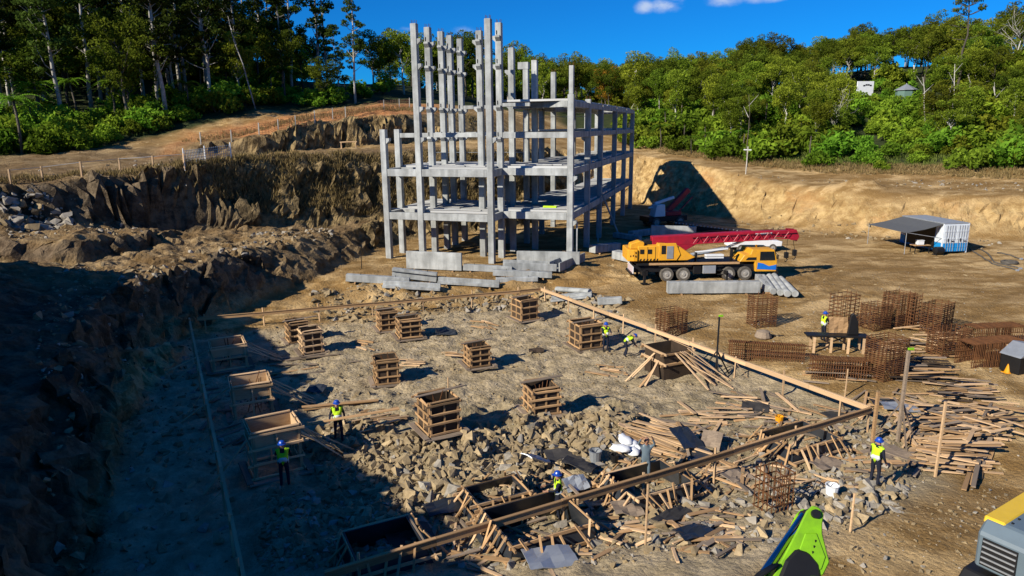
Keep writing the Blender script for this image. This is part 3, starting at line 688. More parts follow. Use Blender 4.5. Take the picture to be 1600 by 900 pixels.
def tree_meshes(kind, seed):
    g = np.random.default_rng(seed); tb = MB(); clumps = []
    if kind == 'tall':
        Ht = g.uniform(22, 27); lean = g.normal(size=2) * .6; tp = []; 
        for i in range(7):
            f = i / 6; tp.append((lean[0] * f ** 1.5 + g.normal() * .12 * (i > 0), lean[1] * f ** 1.5 + g.normal() * .12 * (i > 0), Ht * f * .93 - .4 * (i == 0)))
        tb.tube(tp, [.30 * (1 - .78 * i / 6) for i in range(7)], 7)
        for _ in range(24):
            f = g.uniform(.25, .97); i = min(5, int(f * 6)); w = f * 6 - i; p = np.array(tp[i]) * (1 - w) + np.array(tp[i + 1]) * w
            an = g.uniform(0, 6.28); ln = g.uniform(1.8, 4.2) * (1.25 - .7 * f); pts = limb_path(g, p, (math.cos(an), math.sin(an), .55), ln, 3, .2, .15)
            tb.tube(pts, [.09, .06, .045, .02], 5); 
            for q in (pts[-1], pts[-2] + g.normal(size=3) * .5): clumps.append((q + np.array([0, 0, .25]), g.uniform(.6, 1.35), .5))
        clumps += [((*(np.array(tp[-1][:2]) + g.normal(size=2) * .6), Ht * .95 + g.uniform(-.8, .8)), g.uniform(1, 1.6), .6) for _ in range(4)]
        return tb.mesh('trunk', True), leaves(clumps, 74, .25, g, 'leaf_wood')
    if kind in ('broad', 'dark', 'slender', 'autumn'):
        Ht = {'broad': g.uniform(9, 12), 'dark': g.uniform(11, 14), 'slender': g.uniform(11, 14.5), 'autumn': g.uniform(8, 10)}[kind]
        cr = {'broad': .40, 'dark': .38, 'slender': .22, 'autumn': .36}[kind] * Ht; base = {'broad': .30, 'dark': .38, 'slender': .55, 'autumn': .3}[kind]
        tp = [(g.normal() * .1 * i, g.normal() * .1 * i, Ht * .72 * i / 5 - .4 * (i == 0)) for i in range(6)]
        tb.tube(tp, [.22 * (1 - .75 * i / 5) for i in range(6)], 6)
        for k in range(11):
            f = g.uniform(base, .98); i = min(4, int(f * 5)); p = np.array(tp[i]) * (1 - (f * 5 - i)) + np.array(tp[i + 1]) * (f * 5 - i)
            an = k * 2.4 + g.uniform(-.4, .4); pts = limb_path(g, p, (math.cos(an), math.sin(an), .7), cr * g.uniform(.6, 1.0), 4, .2, .12)
            tb.tube(pts, [.085, .065, .05, .035, .015], 5)
            for q in pts[2:]: clumps.append((q + g.normal(size=3) * .35, g.uniform(.75, 1.35), .72))
        for _ in range(16):
            d = rdir(g, 1)[0]; d[2] = abs(d[2]) * .9
            clumps.append((np.array([0, 0, Ht * (.55 + .1 * g.random())]) + d * np.array([cr * .95, cr * .95, Ht * .40]), g.uniform(.8, 1.5), .65))
        mt = {'broad': 'leaf_olive', 'dark': 'leaf_dark', 'slender': 'leaf_olive', 'autumn': 'leaf_autumn'}[kind]
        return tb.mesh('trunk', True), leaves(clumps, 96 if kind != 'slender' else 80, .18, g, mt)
    if kind == 'umbrella':
        Ht = g.uniform(15, 17); tp = [(g.normal() * .05 * i, g.normal() * .05 * i, Ht * i / 6 - .4 * (i == 0)) for i in range(7)]
        tb.tube(tp, [.26 * (1 - .6 * i / 6) for i in range(7)], 7)
        for lv, (f, ln) in enumerate(((.62, 3.4), (.74, 3.2), (.86, 2.9), (.95, 2.4), (.995, 1.6))):
            for k in range(8 if lv > 1 else 5):
                an = k * 6.28 / 8 + lv * .5 + g.uniform(-.25, .25); p = (tp[-1][0], tp[-1][1], Ht * f)
                pts = limb_path(g, p, (math.cos(an), math.sin(an), .02), ln * g.uniform(.8, 1.1), 3, .06, .16); tb.tube(pts, [.07, .055, .04, .025], 5)
                clumps.append((pts[-1] + np.array([0, 0, .15]), g.uniform(.55, .85), .6))
        return tb.mesh('trunk', True), leaves(clumps, 110, .17, g, 'leaf_dark')
    if kind == 'bare':
        Ht = g.uniform(8, 11); tp = limb_path(g, (0, 0, -.3), (0, 0, 1), Ht * .55, 4, .12, .2); tb.tube(tp, [.15, .12, .10, .08, .06], 6); tw = MB()
        for k in range(12):
            p = tp[g.integers(2, 5)]; an = g.uniform(0, 6.28); pts = limb_path(g, p, (math.cos(an) * .7, math.sin(an) * .7, .8), Ht * g.uniform(.3, .5), 4, .2, .1); tb.tube(pts, [.05, .04, .03, .022, .01], 4)
            for j in range(5):
                q = pts[g.integers(1, 5)]; an = g.uniform(0, 6.28); tw.tube(limb_path(g, q, (math.cos(an), math.sin(an), .7), g.uniform(.8, 1.8), 3, .25, .1), [.016, .012, .01, .006], 3, cap=False)
        me = tw.mesh('crown'); me.materials.append(M_('bark_pale')); return tb.mesh('trunk', True), me
    if kind == 'fern':
        Ht = g.uniform(2.5, 4.0); tp = [(0, 0, -.3), (g.normal() * .1, g.normal() * .1, Ht * .5), (g.normal() * .2, g.normal() * .2, Ht)]; tb.tube(tp, [.13, .10, .09], 6)
        Cs, Xs, Ys, lr = [], [], [], []
        for k in range(22):
            an = k * 2.4; el = g.uniform(.1, .9); d = np.array([math.cos(an), math.sin(an), 0]); ln = g.uniform(1.5, 2.2); p = np.array(tp[-1])
            for s_ in range(16):
                f = s_ / 15; q = p + d * ln * f + np.array([0, 0, el * ln * f - 1.15 * ln * f * f * (.6 + .4 * (1 - el))]); side = np.array([-d[1], d[0], 0]); wd = .36 * math.sin(min(1, f * 1.15 + .12) * 3.05) + .03
                for sg in (-1, 1):
                    Cs.append(q + side * sg * wd * .5); Xs.append(side * sg * wd * .5 + d * .06 - np.array([0, 0, .05])); Ys.append(d * .075); lr.append(.35 + .5 * g.random())
        return tb.mesh('trunk', True), quads_mesh('crown', np.array(Cs), np.array(Xs), np.array(Ys), np.array(lr), 'leaf_bright')
    if kind in ('shrub', 'shrub_olive'):
        for k in range(5):
            an = g.uniform(0, 6.28); tb.tube(limb_path(g, (0, 0, -.2), (math.cos(an) * .6, math.sin(an) * .6, 1), 1.3, 3, .15), [.05, .04, .03, .015], 4)
        for _ in range(17):
            d = rdir(g, 1)[0]; d[2] = abs(d[2]); clumps.append((d * np.array([1.5, 1.5, 1.5]) * g.uniform(.35, 1) + np.array([0, 0, .4]), g.uniform(.5, .85), .75))
        return tb.mesh('trunk', True), leaves(clumps, 105, .19, g, 'leaf_bright' if kind == 'shrub' else 'leaf_olive')
TREES = {}
for kind, nv in (('tall', 5), ('broad', 4), ('dark', 3), ('slender', 4), ('umbrella', 1), ('bare', 2), ('fern', 2), ('shrub', 3), ('shrub_olive', 3), ('autumn', 1)):
    TREES[kind] = []
    for v in range(nv):
        t_, c_m = tree_meshes(kind, 100 + v * 13 + len(kind)); t_.materials.append(M_('bark_dark' if kind in ('dark', 'fern', 'shrub', 'shrub_olive', 'umbrella', 'autumn') else 'bark_pale')); TREES[kind].append((t_, c_m))
NM = {'tall': 'tall_tree', 'broad': 'broadleaf_tree', 'dark': 'dense_tree', 'slender': 'slender_tree', 'umbrella': 'umbrella_pine', 'bare': 'bare_tree', 'fern': 'tree_fern', 'shrub': 'shrub', 'shrub_olive': 'olive_bush', 'autumn': 'autumn_tree'}
PT = {'bare': 'twigs', 'shrub': 'foliage', 'shrub_olive': 'foliage', 'fern': 'fronds'}
rt_ = random.Random(3)
def plant(kind, x, y, sc, label, group=None, var=None, cat=None, z=None):
    tr, cr = TREES[kind][var if var is not None else rt_.randrange(len(TREES[kind]))]
    o = thing(NM[kind], label, cat or ('shrub' if 'shrub' in kind else 'tree'), (x, y, hz(x, y) - .05 if z is None else z), rt_.uniform(0, 6.28), group)
    o.scale = (sc, sc, sc * rt_.uniform(.92, 1.1))
    put('stem' if 'shrub' in kind else 'trunk', tr, None, o); put(PT.get(kind, 'crown'), cr, None, o)
    return o
def scatter(poly, n, dmin, seed):
    r = random.Random(seed); xs = [p[0] for p in poly]; ys = [p[1] for p in poly]; out = []; tries = 0
    while len(out) < n and tries < n * 60:
        tries += 1; x, y = r.uniform(min(xs), max(xs)), r.uniform(min(ys), max(ys)); ins = False
        for i in range(len(poly)):
            (xa, ya), (xb, yb) = poly[i], poly[(i + 1) % len(poly)]
            if (ya > y) != (yb > y) and x < (xb - xa) * (y - ya) / (yb - ya) + xa: ins = not ins
        if ins and all((x - a) ** 2 + (y - b) ** 2 > dmin * dmin for a, b in out): out.append((x, y))
    return out
ORD = ['first', 'second', 'third', 'fourth', 'fifth', 'sixth', 'seventh', 'eighth', 'ninth', 'tenth', 'eleventh', 'twelfth', 'thirteenth', 'fourteenth', 'fifteenth', 'sixteenth', 'seventeenth', 'eighteenth', 'nineteenth', 'twentieth']
def ordinal(i):
    n = i + 1
    return ORD[i] if i < 20 else '%d%s' % (n, 'th' if 10 < n % 100 < 14 else {1: 'st', 2: 'nd', 3: 'rd'}.get(n % 10, 'th'))
def number_row(objs, what, where):
    """each plant of a row gets its place counted from the left of the photograph"""
    objs = sorted(objs, key=lambda o: o.location.x / max(o.location.y, 1))
    for i, o in enumerate(objs): o['label'] = '%s, %s from left %s' % (what, ordinal(i), where)
def rows_of(recs, rows, group):
    """recs: (kind, object, depth); rows: (depth limit, wording)"""
    out = {}
    for k, o, d in recs:
        for lim, wd in rows:
            if d < lim: out.setdefault((k, wd), []).append(o); break
    for (k, wd), ob in out.items(): number_row(ob, KW[k], wd)
KW = {'tall': 'tall pale-trunked tree', 'dark': 'dense dark tree', 'broad': 'round olive tree', 'slender': 'slender pale-stemmed tree', 'autumn': 'rusty orange tree', 'shrub': 'bright green shrub', 'shrub_olive': 'olive shrub', 'fern': 'tree fern'}
# the dark wood above the left bank
recs = []
for (x, y) in scatter([(-100, 72), (-66, 86), (-55, 97), (-44, 112), (-38, 130), (-36, 150), (-70, 170), (-130, 140), (-140, 100)], 190, 2.8, 1):
    if 800 + FPX * x / (y * .97) < -90: continue      # beyond the left edge of the view
    dd = math.hypot(x, y); k = 'tall' if rt_.random() < .72 else ('dark' if rt_.random() < .8 else 'broad')
    recs.append((k, plant(k, x, y, rt_.uniform(.85, 1.15) if k == 'tall' else rt_.uniform(.8, 1.35), '', 'trees of the wood on the left'), dd))
rows_of(recs, ((112, 'in the front of the left wood'), (132, 'in the middle of the left wood'), (999, 'deep in the left wood')), None)
recs = []
for (x, y) in scatter([(-80, 68), (-66, 75), (-54, 86), (-46, 105), (-38, 120), (-38, 138), (-50, 118), (-62, 100), (-74, 92), (-90, 84)], 150, 1.5, 2):
    if 800 + FPX * x / (y * .97) < -60: continue
    k = rt_.choice(['shrub', 'shrub', 'shrub', 'shrub_olive', 'fern']); dd = math.hypot(x, y)
    recs.append((k, plant(k, x, y, rt_.uniform(.9, 2.0), '', 'undergrowth along the left wood'), dd))
rows_of(recs, ((108, 'beside the road under the left wood'), (999, 'further in under the left wood')), None)
for (x, y) in scatter([(-100, 120), (-60, 128), (-42, 140), (-44, 165), (-100, 150)], 36, 4.0, 15): recs.append(('shrub_olive', plant('shrub_olive', x, y, rt_.uniform(2.4, 3.6), '', 'undergrowth along the left wood'), 500))
rows_of([r for r in recs if r[2] == 500], ((999, 'deep between the trunks of the left wood'),), None)
_q = Pd(556, 168, 122); plant('tall', _q.x, _q.y, .74, 'lone tall slim tree standing clear against the sky beside the left wood', var=1)
recs = []
for (px, d, k, s) in ((585, 150, 'broad', 1.0), (612, 160, 'dark', 1.0), (632, 150, 'broad', 1.1), (530, 126, 'tall', .55), (505, 122, 'dark', .7), (540, 130, 'fern', 1.1), (520, 124, 'shrub', 1.6), (560, 134, 'shrub', 1.5), (488, 122, 'shrub', 1.6), (655, 170, 'broad', 1.1), (690, 175, 'dark', 1.1), (600, 145, 'shrub_olive', 1.8)):
    q = Pd(px, 160, d); recs.append((k, plant(k, q.x, q.y, s, '', 'trees behind the orange road'), d))
rows_of(recs, ((999, 'behind the orange road, left of the frame'),), None)
# wooded hill behind the frame and on the right
recs = []
for (x, y) in scatter([(-40, 190), (14, 150), (36, 150), (60, 190), (60, 260), (-20, 270)], 105, 4.4, 4):
    k = rt_.choice(['broad', 'dark', 'dark', 'broad', 'slender']); k = 'autumn' if rt_.random() < .05 else k
    recs.append((k, plant(k, x, y, rt_.uniform(.85, 1.2), '', 'trees on the far hill'), math.hypot(x, y)))
for (x, y) in scatter([(-40, 210), (20, 175), (60, 205), (60, 262), (-20, 275)], 60, 4.5, 14): recs.append(('shrub_olive', plant('shrub_olive', x, y, rt_.uniform(2.2, 3.4), '', 'trees on the far hill'), math.hypot(x, y)))
rows_of(recs, ((205, 'low on the hill behind the frame'), (999, 'high on the hill behind the frame')), None)
hill_poly = [(18, 136), (32, 118), (44, 103), (54, 97), (66, 93), (96, 82), (130, 62), (190, 80), (180, 140), (130, 175), (90, 205), (55, 200), (30, 165)]
AZ = lambda px: math.atan2(px - 800, 1119)
def sightline(x, y): return (abs(math.atan2(x, y) - AZ(1414)) < .030 or abs(math.atan2(x, y) - AZ(1350)) < .020) and 100 < math.hypot(x, y) < 166
recs = []
for (x, y) in scatter(hill_poly, 420, 2.6, 6):
    dd = math.hypot(x, y)
    if sightline(x, y): continue
    k = rt_.choice(['slender', 'slender', 'broad', 'broad', 'dark']) if dd < 165 else rt_.choice(['dark', 'dark', 'broad'])
    s = rt_.uniform(.42, .78) if dd < 130 else (rt_.uniform(.5, .9) if dd < 165 else rt_.uniform(.6, .98))
    recs.append((k, plant(k, x, y, s, '', 'trees on the right hillside'), dd))
rows_of(recs, ((125, 'at the foot of the right hill'), (160, 'half way up the right hill'), (999, 'along the top of the right hill')), None)
recs = []
for (x, y) in scatter([(18, 128), (30, 111), (42, 98), (52, 92), (66, 88), (96, 77), (130, 57), (136, 72), (104, 100), (72, 114), (48, 130), (30, 150)], 240, 1.9, 8):
    k = rt_.choice(['shrub', 'shrub', 'shrub_olive', 'shrub_olive', 'fern']); k = 'shrub' if sightline(x, y) else k
    recs.append((k, plant(k, x, y, (rt_.uniform(1.0, 2.3) if k != 'fern' else rt_.uniform(.7, 1.2)) * (.55 if sightline(x, y) else 1), '', 'undergrowth on the right hillside'), math.hypot(x, y)))
for (x, y) in scatter([(40, 132), (60, 116), (100, 102), (135, 85), (150, 110), (110, 145), (60, 160)], 110, 3.0, 9):
    k = rt_.choice(['shrub', 'shrub_olive']); recs.append((k, plant(k, x, y, rt_.uniform(1.4, 2.6) * (.6 if sightline(x, y) else 1), '', 'undergrowth on the right hillside'), math.hypot(x, y)))
rows_of(recs, ((112, 'beside the road on the right'), (130, 'behind the first shrubs at right'), (999, 'up among the trees at right')), None)
_q = Pd(1490, 190, 128); plant('umbrella', _q.x, _q.y, .92, 'tall umbrella-crowned pine with bare dark trunk on the right hill')
for i_, (px, d, s, lb) in enumerate(((1572, 135, 1.3, 'leafless grey tree against the sky at the right end of the hill'), (1310, 112, .85, 'bare grey twiggy tree on the right hill left of the white panel'), (1012, 215, .9, 'small bare tree on the skyline of the dip behind the concrete frame'))):
    q = Pd(px, 180, d); plant('bare', q.x, q.y, s, lb, var=i_ % 2)
for (px, d, s, lb) in ((985, 210, .55, 'left of two small umbrella trees on the skyline dip'), (1000, 214, .5, 'right of two small umbrella trees on the skyline dip')):
    q = Pd(px, 150, d); plant('umbrella', q.x, q.y, s, lb)
# leaning pale dead trunks in front of the woods
for (px0, py0, px1, py1, d, lb) in ((398, 150, 356, 25, 112, 'leaning pale bare trunk in front of the left wood'), (1168, 268, 1170, 148, 100, 'thin straight pole-like trunk at the edge of the right hillside'), (1440, 235, 1442, 120, 112, 'thin crooked white trunk on the right hillside'), (1565, 205, 1552, 135, 112, 'short white leaning trunk near the right end of the hill'), (1480, 230, 1492, 100, 116, 'slim bare pale trunk under the umbrella pine')):
    a, b_ = Pd(px0, py0, d), Pd(px1, py1, d + 1.5); a = Vector((a.x, a.y, hz(a.x, a.y) - .3)); t_o = thing('dead_trunk', lb, 'trunk', a); r = random.Random(px0)
    v = b_ - a; pts = [v * f + Vector((r.uniform(-.25, .25), r.uniform(-.25, .25), 0)) * (0 < f < 1) for f in (0, .25, .5, .75, 1)]
    MB().tube(pts, [.12, .11, .09, .07, .04] if px0 != 1168 else [.07, .06, .05, .04, .03], 6).build('stem', 'bark_pale' if px0 != 1168 else 'bark_dark', t_o, smooth=True)
    for f in (.7, .85): MB().tube([v * f, v * f + Vector((r.uniform(-1.6, 1.6), .2, 1.5))], [.06, .02], 5).build('branch', 'bark_pale', t_o)
# ------------------------------------------------------------------ batter boards round the pit
rb = random.Random(21)
def batter(name, label, p0, p1, zt, step, mt, w=.2, posts=None, flat=True):
    p0, p1 = Vector(p0), Vector(p1); d = p1 - p0; Ln = d.length; d /= Ln; o = thing(name, label, 'batter board', (p0.x, p0.y, hz(p0.x, p0.y)), 0, 'batter boards round the pit')
    org = Vector(o.location); s = 0.0; sd = Vector((-d.y, d.x, 0))
    while s < Ln - .2:
        e = min(Ln, s + rb.uniform(3.2, 4.4)); a = p0 + d * s - org; b_ = p0 + d * (e - .01) - org; a.z = zt - org.z + rb.uniform(-.02, .02); b_.z = zt - org.z + rb.uniform(-.02, .02)
        stick('board', a, b_, .035, w, mt, o, bent=False)
        if flat: stick('board', a + Vector((0, 0, w / 2 + .02)), b_ + Vector((0, 0, w / 2 + .02)), .11, .03, mt, o, bent=False)
        s = e
    for i, f in enumerate(posts or np.arange(.02, 1.0, step / Ln)):
        q = p0 + d * (f * Ln) + sd * .06; g = hz(q.x, q.y); top = zt + rb.uniform(.12, .42); lean = Vector((rb.uniform(-.05, .05), rb.uniform(-.05, .05), 0))
        stick('post', Vector((q.x, q.y, g - .3)) - org, Vector((q.x, q.y, top)) + lean - org, .075, .065, 'wood_pale' if mt != 'wood_grey' else mt, o)
        if i % 2 == 0:
            r_ = q + sd * rb.uniform(.7, 1.1) + d * rb.uniform(-.5, .5); stick('brace', Vector((r_.x, r_.y, hz(r_.x, r_.y) - .05)) - org, Vector((q.x, q.y, zt - .1)) - org, .06, .03, mt, o)
    return o
bA, bB, bC, bD = P(308, 499, 1.0), P(845, 452, 1.05), P(1362, 641, 1.05), P(508, 903, 1.0)
bL0, bL1 = P(296, 500, 1.0), P(382, 910, 1.0)
batter('batter_board', 'long thin batter board along the back of the pit, under the beam stacks', bA, bB, 1.0, 3.6, 'wood')
batter('batter_board', 'pale batter board running down the right side of the pit', bB, bC, 1.05, 3.1, 'wood_pale')
def frac(a, b, pxs):
    out = []
    for px in pxs:
        lo, hi = 0., 1.
        for _ in range(40):
            m_ = (lo + hi) / 2; q = Vector(a).lerp(Vector(b), m_) - CAM
            if 800 + FPX * q.dot(RT) / q.dot(FW) < px: lo = m_
            else: hi = m_
        out.append(lo)
    return out
batter('batter_board', 'heavy double batter board crossing the foreground from bottom left to right', bD, bC, 1.05, 3, 'wood', .24, posts=frac(bD, bC, (563, 717, 882, 1008, 1120, 1247, 1361)))
batter('batter_board', 'grey batter board along the shaded left side of the pit', bL1, bL0, 1.0, 2.6, 'wood_pale', .26)

# ------------------------------------------------------------------ column formwork boxes
def form_box(px, py, w, h, rz, label, rows=4, braces=0, tone='wood', sunk=0.0, d_=None):
    k_ = (.92 if braces else .79) * (1 + .09 * math.sin(px * 1.7)); rz = rz + rad(6) * math.sin(px * .9 + py); w, h = w * k_, h * (.92 if braces else .79) * (1 + .10 * math.sin(px * 2.3 + 1)); d_ = d_ * k_ if d_ else None; q = G(px, py); q = on(q.x, q.y + (d_ or w) * .36); o = thing('column_formwork', label, 'formwork', (q.x, q.y, q.z - sunk), rz, 'column formwork boxes in the pit'); d = d_ or w; r = random.Random(px * 7 + py); hw, hd = w / 2, d / 2
    zb = h * .62 if braces else 0.0     # braced boxes are open below their boarded rim
    for y in (-hd, hd): put('panel', pmesh(-1, 'ply_dark' if not braces else tone), None, o).matrix_basis = Matrix.Translation((0, y, (h + zb) / 2)) @ Matrix.Diagonal((w, .025, h - zb, 1))
    for x in (-hw, hw): put('panel', pmesh(-1, 'ply_dark' if not braces else tone), None, o).matrix_basis = Matrix.Translation((x, 0, (h + zb) / 2)) @ Matrix.Diagonal((.025, d - .03, (h - zb) * r.uniform(.95, 1.0), 1))
    if r.random() < .7:
        for k in range(4): stick('starter_bar', (hw * r.uniform(-.6, .6), hd * r.uniform(-.6, .6), 0), (hw * r.uniform(-.6, .6), hd * r.uniform(-.6, .6), h * r.uniform(1.0, 1.18)), .03, .03, 'rust', o)
    if not braces and r.random() < .5:
        a_ = r.uniform(-.3, .3); stick('crossing_board', (-hw - .3, a_, h + .1), (hw + r.uniform(.2, .8), a_ + .2, h + .12), .16, .04, 'wood_grey', o)
    for k in range(rows):
        z = .12 + (h - .2) * k / (rows - 1) + r.uniform(-.03, .03); e = .2
        for sgn in (-1, 1):
            stick('batten', (-hw - r.uniform(.02, e * 1.6), sgn * (hd + .085), z), (hw + r.uniform(.02, e * 1.6), sgn * (hd + .085), z), .04, .085, tone, o)
            stick('batten', (sgn * (hw + .085), -hd - r.uniform(.02, e), z + .05), (sgn * (hw + .085), hd + r.uniform(.02, e), z + .05), .04, .085, tone, o)
    for f in (-.96, 0.0, .96):
        for sgn in (-1, 1):
            stick('stud', (f * hw, sgn * (hd + .035), -.05), (f * hw, sgn * (hd + .035), h + r.uniform(-.03, .10)), .07, .05, tone, o, up=(0, 1, 0))
            stick('stud', (sgn * (hw + .035), f * hd, -.05), (sgn * (hw + .035), f * hd, h + r.uniform(-.03, .10)), .05, .07, tone, o, up=(0, 1, 0))
    for sgn in (-1, 1):
        stick('sill', (-hw - .3, sgn * (hd + .26), .05), (hw + .35, sgn * (hd + .26), .04), .24, .05, 'wood_grey', o); stick('sill', (sgn * (hw + .26), -hd - .3, .1), (sgn * (hw + .26), hd + .3, .1), .24, .05, 'wood_grey', o)
        stick('top_plate', (-hw, sgn * (hd + .03), h + .05), (hw, sgn * (hd + .03), h + .06), .12, .04, tone, o)
    for k in range(braces):
        y = -hd + (k + .5) * d / braces; L_ = r.uniform(1.6, 2.3); sx = 1 if k % 5 != 4 else -1
        p1 = o.matrix_basis @ Vector((sx * (hw + L_), y * .5 - .2, 0)); gz = hz(p1.x, p1.y) - o.location.z
        stick('brace', (sx * (hw + .08), y, h * r.uniform(.55, .98)), (sx * (hw + L_), y * .5 - .2, gz + .04), .12, .035, tone, o)
    return o
R_ = rad(24)
form_box(484, 553, 1.35, 1.65, R_, 'front one of two slatted timber boxes at the back left of the pit', tone='wood_pale')
form_box(462, 534, 1.35, 1.55, R_, 'rear one of two slatted timber boxes at the back left of the pit')
form_box(604, 518, 1.3, 1.5, R_, 'rear left of two touching timber boxes under the beam stacks')
form_box(637, 530, 1.45, 1.5, R_, 'front right of two touching timber boxes under the beam stacks')
form_box(820, 501, 1.7, 1.7, R_, 'timber box near the back corner of the batter boards', rows=4)
form_box(916, 545, 1.9, 1.9, R_, 'largest slatted timber box, beside the crouching workers', rows=4)
form_box(602, 600, 1.45, 1.75, R_, 'timber box with pale boards lying right of it, left middle of the pit')
form_box(745, 577, 1.4, 1.6, R_, 'timber box in the centre of the pit with boards leaning at its left', rows=4)
form_box(684, 681, 1.5, 1.85, R_, 'tallest timber box nearest the rubble in the pit centre', rows=4)
form_box(846, 644, 1.55, 1.75, R_, 'timber box on the right above the rubble', rows=4)
form_box(352, 578, 1.7, 1.5, R_, 'shaded braced timber box in the far left corner of the pit', rows=3, braces=6, tone='wood_pale')
form_box(388, 650, 1.8, 1.6, R_, 'shaded braced timber box in the middle of the left side', rows=3, braces=6, tone='wood_pale')
form_box(424, 738, 2.0, 1.9, R_, 'shaded timber box with a worker in front of it', rows=4, braces=7, tone='wood_pale', d_=1.7)

# square form wrapped in fanned-out raking boards
def fan_form(px, py, w, h, label):
    q = G(px, py); o = thing('braced_formwork', label, 'formwork', q, R_); r = random.Random(px); hw = w / 2
    for (x, y, sx, sy) in ((0, -hw, w, .03), (0, hw, w, .03), (-hw, 0, .03, w - .04), (hw, 0, .03, w - .04)):
        put('panel', pmesh(-1, 'ply_dark'), None, o).matrix_basis = Matrix.Translation((x, y, h / 2)) @ Matrix.Diagonal((sx, sy, h, 1))
    for sgn in (-1, 1):
        for z in (h - .1, h * .55):
            stick('batten', (-hw - .25, sgn * (hw + .05), z), (hw + .25, sgn * (hw + .05), z), .05, .12, 'wood', o); stick('batten', (sgn * (hw + .05), -hw - .25, z + .06), (sgn * (hw + .05), hw + .25, z + .06), .05, .12, 'wood_pale', o)
    for k in range(17):
        side = k % 17; f = r.uniform(-.95, .95)
        if k < 9: a = Vector((f * hw * .6 + hw * .3, -hw - .04, h * r.uniform(.6, 1.1))); b_ = Vector((f * hw + hw * 1.0 + r.uniform(0, 1.2), -hw - r.uniform(1.4, 2.7), 0))
        elif k < 13: a = Vector((-hw - .04, f * hw, h * r.uniform(.5, 1.0))); b_ = Vector((-hw - r.uniform(1.1, 1.9), f * hw - r.uniform(0, .9), 0))
        else: a = Vector((hw + .04, f * hw, h * r.uniform(.6, 1.0))); b_ = Vector((hw + r.uniform(.8, 1.6), f * hw - r.uniform(.2, .9), 0))
        wb = o.matrix_basis @ b_; b_.z = hz(wb.x, wb.y) - q.z + .05
        stick('raking_board', a, b_, .11, .03, r.choice(['wood_pale', 'wood_pale', 'wood']), o)
    return o
fan_form(1042, 583, 1.7, 1.5, 'dark timber form wrapped in a fan of pale raking boards right of the pit')

# ------------------------------------------------------------------ wide footing forms
def footing(px, py, w, d, h, rz, label, n=16, tone='wood', dz=-.35):
    q = G(px, py); o = thing('footing_formwork', label, 'formwork', (q.x, q.y, q.z), rz, 'footing forms in the foreground'); r = random.Random(px + py); hw, hd = w / 2, d / 2; fl = .35
    cs = [(-hw, -hd), (hw, -hd), (hw, hd), (-hw, hd)]
    for i in range(4):
        (xa, ya), (xb, yb) = cs[i], cs[(i + 1) % 4]; s_ = 1 + fl / hw
        mb = MB(); th = .03; n_ = Vector((yb - ya, -(xb - xa), 0)).normalized() * th
        b0, b1, t0, t1 = Vector((xa * s_, ya * s_, dz)), Vector((xb * s_, yb * s_, dz)), Vector((xa, ya, h)), Vector((xb, yb, h))
        mb.add([b0, b1, t1, t0, b0 - n_, b1 - n_, t1 - n_, t0 - n_], [(0, 1, 2, 3), (7, 6, 5, 4), (0, 4, 5, 1), (3, 2, 6, 7), (0, 3, 7, 4), (1, 5, 6, 2)]); mb.build('panel', 'ply_film', o)
        ex = (Vector((xb, yb, 0)) - Vector((xa, ya, 0))).normalized() * .22; out = Vector((yb - ya, -(xb - xa), 0)).normalized()
        for z, k in ((h - .04, 1.0), (h * .4, 1 + fl / hw * .6)):
            a, b_ = Vector((xa * k, ya * k, z)) + out * .05, Vector((xb * k, yb * k, z)) + out * .05
            stick('rail', a - ex * r.uniform(.3, 1.6), b_ + ex * r.uniform(.3, 1.6), .05, .10, tone if r.random() < .6 else 'wood_pale', o)
        for k in range(n // 4):
            f = (k + r.uniform(.2, .8)) / (n // 4); p = Vector((xa, ya, 0)).lerp(Vector((xb, yb, 0)), f); e = p * 1.0 + out * r.uniform(.35, .95) + ex * r.uniform(-2, 2); we = o.matrix_basis @ e
            stick('stake', p + out * .1 + Vector((0, 0, h + r.uniform(-.05, .25))), Vector((e.x, e.y, hz(we.x, we.y) - q.z - .05)), .07, .045, r.choice(['wood_pale', 'wood', 'wood']), o)
    return o
footing(1012, 778, 2.4, 1.8, .8, rad(26), 'footing form bristling with stakes behind the heavy batter board', 28)
footing(1246, 706, 2.5, 1.8, .75, rad(26), 'open footing form with dark sheet lining and stakes on the right', 28)
footing(838, 842, 2.7, 2.2, .8, rad(26), 'large open footing form below the heavy batter board', 24)
footing(775, 785, 1.8, 1.2, .5, rad(26), 'low dark lined form just behind the heavy batter board', 12)
footing(600, 868, 2.0, 1.7, .6, rad(26), 'shaded black footing form at the bottom edge of the pit', 16, 'wood_grey')

